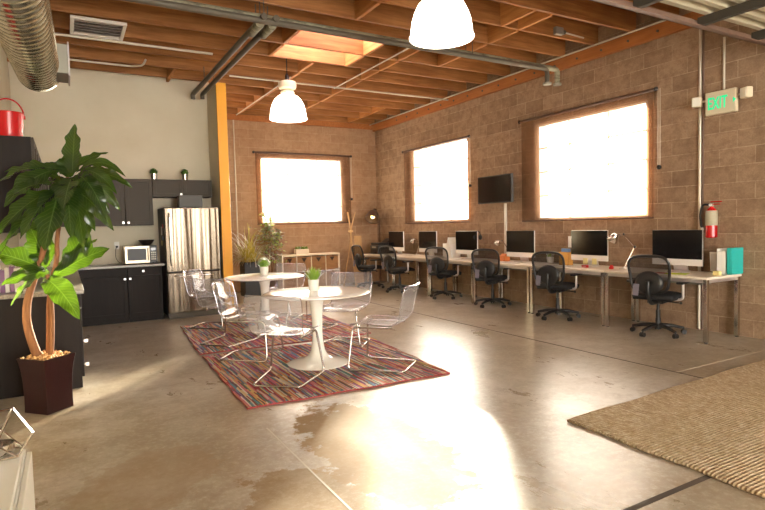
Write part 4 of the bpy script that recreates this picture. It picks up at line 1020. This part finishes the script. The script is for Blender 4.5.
LV = [ # base, tip, width, sag, depth0, depth1, roll
 ((70,168),(75,121),19,.0,0,-.05,.0), ((74,168),(129,174),10,.42,0,-.1,.2), ((76,166),(124,191),13,.3,0,-.15,-.2), ((76,170),(113,206),15,.28,0,.1,.4),
 ((66,172),(58,146),20,.0,0,.12,.3), ((60,165),(0,181),17,.3,0,-.1,.2), ((56,164),(20,201),21,.25,0,-.2,-.2), ((56,172),(-6,164),15,.2,0,.1,.1),
 ((62,178),(67,243),29,.1,-.03,-.3,.0), ((72,172),(80,205),24,.2,-.02,-.25,.2), ((70,184),(110,226),16,.25,0,.05,.5), ((78,172),(107,216),16,.35,0,-.02,-.3),
 ((48,260),(24,219),22,.05,0,.06,-.2), ((46,264),(-6,243),24,.12,0,-.12,.2), ((42,268),(20,297),11,.2,0,-.1,.2), ((54,270),(103,244),20,.1,0,.1,.35),
 ((46,272),(98,309),22,.16,0,-.25,-.1), ((62,262),(78,212),18,.0,.04,.2,.2), ((58,264),(84,234),16,.05,.05,.2,-.3), ((50,186),(4,229),20,.2,0,-.1,-.1),
 ((50,192),(12,250),20,.18,0,-.18,.3), ((72,182),(92,246),17,.22,0,-.12,.3), ((64,168),(96,146),11,.15,0,.15,0), ((66,170),(40,155),8,.15,0,.1,.2),
 ((72,172),(118,182),14,.35,.02,.22,.2), ((52,198),(38,246),18,.1,.02,.12,.2), ((62,172),(46,214),20,.25,0,.22,-.1), ((66,176),(96,208),20,.2,.02,.2,.1),
 ((46,262),(4,266),18,.1,0,.14,.1), ((60,200),(84,250),16,.15,.02,.15,.3), ((44,222),(10,214),15,.15,.02,.15,-.3), ((56,180),(26,176),16,.22,.02,.2,.2),
 ((68,180),(86,232),18,.2,-.04,-.22,-.2), ((58,186),(44,232),20,.18,-.05,-.3,.2), ((74,174),(98,180),14,.25,-.02,-.2,.1), ((64,176),(84,226),16,.2,.04,.16,.2), ((54,178),(30,192),16,.22,-.05,-.25,0),
 ((46,258),(36,226),14,.1,.02,.12,.4), ((50,264),(70,258),13,.2,.03,.2,-.2), ((48,266),(14,276),15,.15,.02,-.15,-.2)]
for a in LV: leaf(a[0], a[1], a[2], a[3], a[4], a[5], a[6])

# ------------------------------------------------------------------ low white cabinet at lower left
wc = thing('sideboard', 'low white cabinet at the bottom left corner', 'cabinet', (XL+.02, 1.3, 0))
wm = mat('white_laminate', rgb(216,212,196), .35)
MB().box(0,.43,0,1.28,.0,.572).build('cabinet_body', wm, wc, bevel=.002)
MB().box(0,.425,-.005,1.292,.575,.6).build('cabinet_top', wm, wc, bevel=.003)
for k in range(2): MB().box(.432,.45,.004+k*.64,.636+k*.64,.02,.56).build('door', wm, wc, bevel=.003)
cd = thing('candle_holder', 'geometric chrome wire candle holder on white cabinet', 'candle holder', (-.255, 2.45, .602))
ico = [(-.07,-.05,0.006),(.06,-.05,.006),(.07,.05,.006),(-.05,.06,.006),(-.1,0,.06),(.11,.0,.07),(0,-.09,.07),(.0,.1,.07),(-.04,-.03,.17),(.05,.02,.17)]
edg = [(0,1),(1,2),(2,3),(3,0),(0,4),(3,4),(1,5),(2,5),(0,6),(1,6),(2,7),(3,7),(4,8),(6,8),(5,9),(7,9),(8,9),(6,9),(7,8)]
b = MB()
for i, j in edg: b.cyl(ico[i], ico[j], .0045, 6)
b.build('wire_frame', M['chrome'], cd)
MB().lathe([(.001,.006),(.04,.006),(.05,.02),(.05,.05),(.046,.05),(.045,.022),(.001,.012)],24).build('candle_cup', M['chrome'], cd, smooth=40)

# ------------------------------------------------------------------ far corner
sh = thing('cube_shelf', 'white cube shelf below the end wall window', 'shelf', (4.19, 11.97, 0))
sw, hh, dp = 1.44, .80, .39
b = MB().box(0,sw,0,dp,.0,.03).box(0,sw,0,dp,hh-.035,hh).box(0,.035,0,dp,.03,hh-.035).box(sw-.035,sw,0,dp,.03,hh-.035)
b.build('shelf_case', mat('birch_white', rgb(232,214,186), .5), sh, bevel=.002)
b = MB().box(.035,sw-.035,.005,dp,hh/2-.008,hh/2+.008)
for k in (1,2,3): b.box(sw*k/4-.008,sw*k/4+.008,.005,dp,.03,hh-.035)
b.build('divider', mat('birch_div', rgb(226,206,176), .5), sh)
for row in (1, 0):
    for k in range(4):
        r = thing('wicker_basket', 'brown basket with dark notch, %s row, %s from left' % (['bottom','top'][row], ['first','second','third','fourth'][k]), 'basket', (4.19+sw*k/4+(.04 if k == 0 else .014), 11.985, .032+row*(hh/2-.022)), 0, 'baskets in the cube shelf')
        w = sw/4-.058 if k in (0,3) else sw/4-.03; h = .325
        MB().box(0,w,0,.012,0,h).box(0,w,.33,.342,0,h).box(0,.012,.012,.33,0,h).box(w-.012,w,.012,.33,0,h).box(0,w,0,.342,0,.012).build('basket_body', M['wicker'], r)
        MB().prism([(w*.3,h-.02),(w*.7,h-.02),(w*.5,h-.12)],-.003,.001,Matrix(((1,0,0,0),(0,0,1,0),(0,1,0,0),(0,0,0,1)))).build('notch', M['dark_hole'], r)
potted('planter_box', 4.74, 12.15, hh, 'white trough of green succulents on cube shelf', 'potted plant', .1, .12, mat('trough', rgb(226,210,184), .5), None, .09, 260, M['leaf_ficus'], square=(.16,.07), spread=.5, w=.03)
# spiky grass in black planter
gp = thing('potted_grass', 'spiky yellow green grass in tall black planter by yellow post', 'potted plant', (3.36, 11.55, 0))
MB().prism([(-.19,-.19),(.19,-.19),(.19,.19),(-.19,.19)],0,.72).build('planter', M['black'], gp, bevel=.008)
MB().box(-.17,.17,-.17,.17,.71,.725).build('soil', M['soil'], gp)
b = MB(); rr = random.Random(11)
for i in range(230):
    a = rr.uniform(0,2*PI); el = rr.uniform(.2,1.3); ln = rr.uniform(.4,.85); x0, y0 = rr.uniform(-.14,.08), rr.uniform(-.12,.12)
    dx = math.cos(a)*math.cos(el)-.28; dy = math.sin(a)*math.cos(el); p = V((x0,y0,.72)); v = V((dx,dy,math.sin(el)+.2)).normalized()
    s = V((-v.y,v.x,0)).normalized()*.013; pts = []
    for k in range(6):
        pts.append(p.copy()); p = p+v*ln/5; v.z -= .2+.12*k*.5; v.normalize()
    vs = []
    for k, q_ in enumerate(pts): s_ = s*(1-.16*k); vs += [q_-s_, q_+s_]
    b.add(vs, [(2*k,2*k+1,2*k+3,2*k+2) for k in range(5)])
b.build('grass_blades', M['leaf_yellow'], gp, fixn=False)
# ficus
fi = thing('potted_fig', 'slender leafy indoor tree in front of end wall window', 'potted plant', (3.92, 12.0, 0))
MB().lathe([(.001,0),(.14,0),(.17,.3),(.16,.3),(.15,.28),(.001,.28)],28).build('pot', M['brown_shade'], fi, smooth=40)
stems = [((0,0,.28),(-.03,.02,.8),(.02,0,1.25),(-.1,.02,1.78)),((.02,0,.28),(.05,-.03,.9),(.02,.03,1.3),(.06,.0,1.72)),((-.02,.02,.28),(-.08,0,.8),(-.12,-.03,1.2),(-.02,-.02,1.5)),((.03,.02,.28),(.1,0,.75),(.16,.02,1.1),(.22,-.02,1.35))]
b = MB()
for st in stems: b.tube(fillet(st,.2), .011, 6)
b.build('stem', M['bark'], fi)
b = MB(); rr = random.Random(5)
for i in range(700):
    st = stems[rr.randrange(4)]; t = rr.random()**.7; k = min(2, int((.25+.75*t)*3)); u = (.25+.75*t)*3-k
    c = V(st[k]).lerp(V(st[k+1]), u)
    sp_ = .2*(1.15-t) if t > .75 else .2
    c += V((rr.gauss(0,sp_*.55), rr.gauss(0,sp_*.5), rr.uniform(-.05,.05)))
    if c.z < .5: continue
    a = rr.uniform(0,6.28); d = V((math.cos(a),math.sin(a),rr.uniform(-.9,.3))).normalized(); s = d.cross(V((rr.uniform(-.4,.4),rr.uniform(-.4,.4),1))).normalized(); l = rr.uniform(.07,.12)
    b.add([c, c+d*l*.5+s*l*.24, c+d*l, c+d*l*.5-s*l*.24], [(0,1,2,3)])
b.build('foliage', M['leaf_ficus'], fi, fixn=False)
# coat stand
cs = thing('coat_stand', 'pale wooden coat stand of crossed sticks in far corner', 'coat stand', (5.83, 11.75, 0))
for k in range(3):
    a = 2*PI*k/3+.5; d = V((math.cos(a),math.sin(a),0))
    MB().tube([d*.2+V((0,0,.0)), d*.03+V((0,0,.95)), -d*.025+V((0,0,1.42)), -d*.12+V((0,0,1.75))], [.014,.014,.013,.011], 8).build('stick', M['pale_wood'], cs, smooth=60)
MB().lathe([(.05,1.28),(.055,1.3),(.05,1.32)],14).build('tie_ring', M['pale_wood'], cs)
# floor lamp
fl = thing('floor_lamp', 'brown dome floor lamp leaning over the printer', 'floor lamp', (6.78, 12.05, 0))
MB().lathe([(.001,0),(.12,0),(.12,.02),(.02,.035),(.001,.035)],28).build('lamp_base', M['brown_shade'], fl, smooth=40)
MB().tube(fillet([(0,0,.03),(0,0,1.62),(-.06,-.01,1.76),(-.16,-.03,1.78)],.06),.011,8).build('lamp_pole', M['brown_shade'], fl, smooth=60)
Mx = Matrix.Translation((-.22,-.08,1.66)) @ Matrix.Rotation(math.radians(32),4,'Y') @ Matrix.Rotation(math.radians(-18),4,'X') @ Matrix.Diagonal((1.2,1.2,1.2,1))
MB().lathe([(.15,-.1),(.145,-.06),(.12,.03),(.07,.1),(.04,.12),(.035,.16),(.001,.165)],32,Mx).build('lamp_shade', M['brown_shade'], fl, smooth=60, solid=.004)
MB().sphere(Mx @ V((0,0,-.02)), .05, 12).build('bulb', mat('warm_bulb', rgb(255,220,150), .3, Emission_Color=rgb(255,214,140), Emission_Strength=4), fl, smooth=180)
wb = MB().box(-.1,.1,-.012,.012,0,1.18,Matrix.Rotation(-.06,4,'X')).build('wooden_board', M['pale_wood'], bevel=.003); wb.location = (6.33, 12.31, 0); tag(wb, 'narrow wooden board leaning on end wall beside coat stand', 'board')

# ------------------------------------------------------------------ light
sd = math.radians(37.5); se = math.radians(10.8)
sv = V((math.sin(sd)*math.cos(se), math.cos(sd)*math.cos(se), math.sin(se)))
sun = bpy.data.lights.new('sun', 'SUN'); so = bpy.data.objects.new('sun', sun); C.objects.link(so)
sun.energy = 75; sun.angle = math.radians(3); sun.color = (1, .9, .76)
so.rotation_euler = sv.to_track_quat('Z', 'Y').to_euler()
w = bpy.data.worlds.new('sky'); S.world = w; w.use_nodes = True; nt = w.node_tree
bg = nt.nodes['Background']
tc = nt.nodes.new('ShaderNodeTexCoord'); dt = nt.nodes.new('ShaderNodeVectorMath'); dt.operation = 'DOT_PRODUCT'
nt.links.new(tc.outputs['Generated'], dt.inputs[0]); dt.inputs[1].default_value = sv
rp = nt.nodes.new('ShaderNodeValToRGB'); e_ = rp.color_ramp.elements
e_[0].position = .3; e_[0].color = (1.25, 1.19, 1.1, 1); e_[1].position = .95; e_[1].color = (1, .95, .88, 1)
x = e_.new(.62); x.color = (1.15, 1.1, 1.02, 1)
mp = nt.nodes.new('ShaderNodeMapRange'); mp.inputs['From Min'].default_value = -1; mp.inputs['From Max'].default_value = 1
nt.links.new(dt.outputs['Value'], mp.inputs['Value']); nt.links.new(mp.outputs[0], rp.inputs[0]); nt.links.new(rp.outputs[0], bg.inputs[0])
bg.inputs[1].default_value = 9
# bright haze round the sun
mx = nt.nodes.new('ShaderNodeMath'); mx.operation = 'MAXIMUM'; nt.links.new(dt.outputs['Value'], mx.inputs[0]); mx.inputs[1].default_value = 0
pw = nt.nodes.new('ShaderNodeMath'); pw.operation = 'POWER'; nt.links.new(mx.outputs[0], pw.inputs[0]); pw.inputs[1].default_value = 55
ml_ = nt.nodes.new('ShaderNodeMath'); ml_.operation = 'MULTIPLY'; nt.links.new(pw.outputs[0], ml_.inputs[0]); ml_.inputs[1].default_value = 60
bg2 = nt.nodes.new('ShaderNodeBackground'); bg2.inputs[0].default_value = (1, .93, .82, 1); nt.links.new(ml_.outputs[0], bg2.inputs[1])
ad = nt.nodes.new('ShaderNodeAddShader'); nt.links.new(bg.outputs[0], ad.inputs[0]); nt.links.new(bg2.outputs[0], ad.inputs[1])
nt.links.new(ad.outputs[0], nt.nodes['World Output'].inputs[0])
S.view_settings.view_transform = 'Standard'; S.view_settings.look = 'None'; S.view_settings.gamma = 1; S.view_settings.use_curve_mapping = False
S.view_settings.exposure = 1.02
S.cycles.max_bounces = 10; S.cycles.transparent_max_bounces = 24; S.cycles.diffuse_bounces = 5; S.cycles.glossy_bounces = 5
S.cycles.use_denoising = True; S.cycles.sample_clamp_indirect = 8
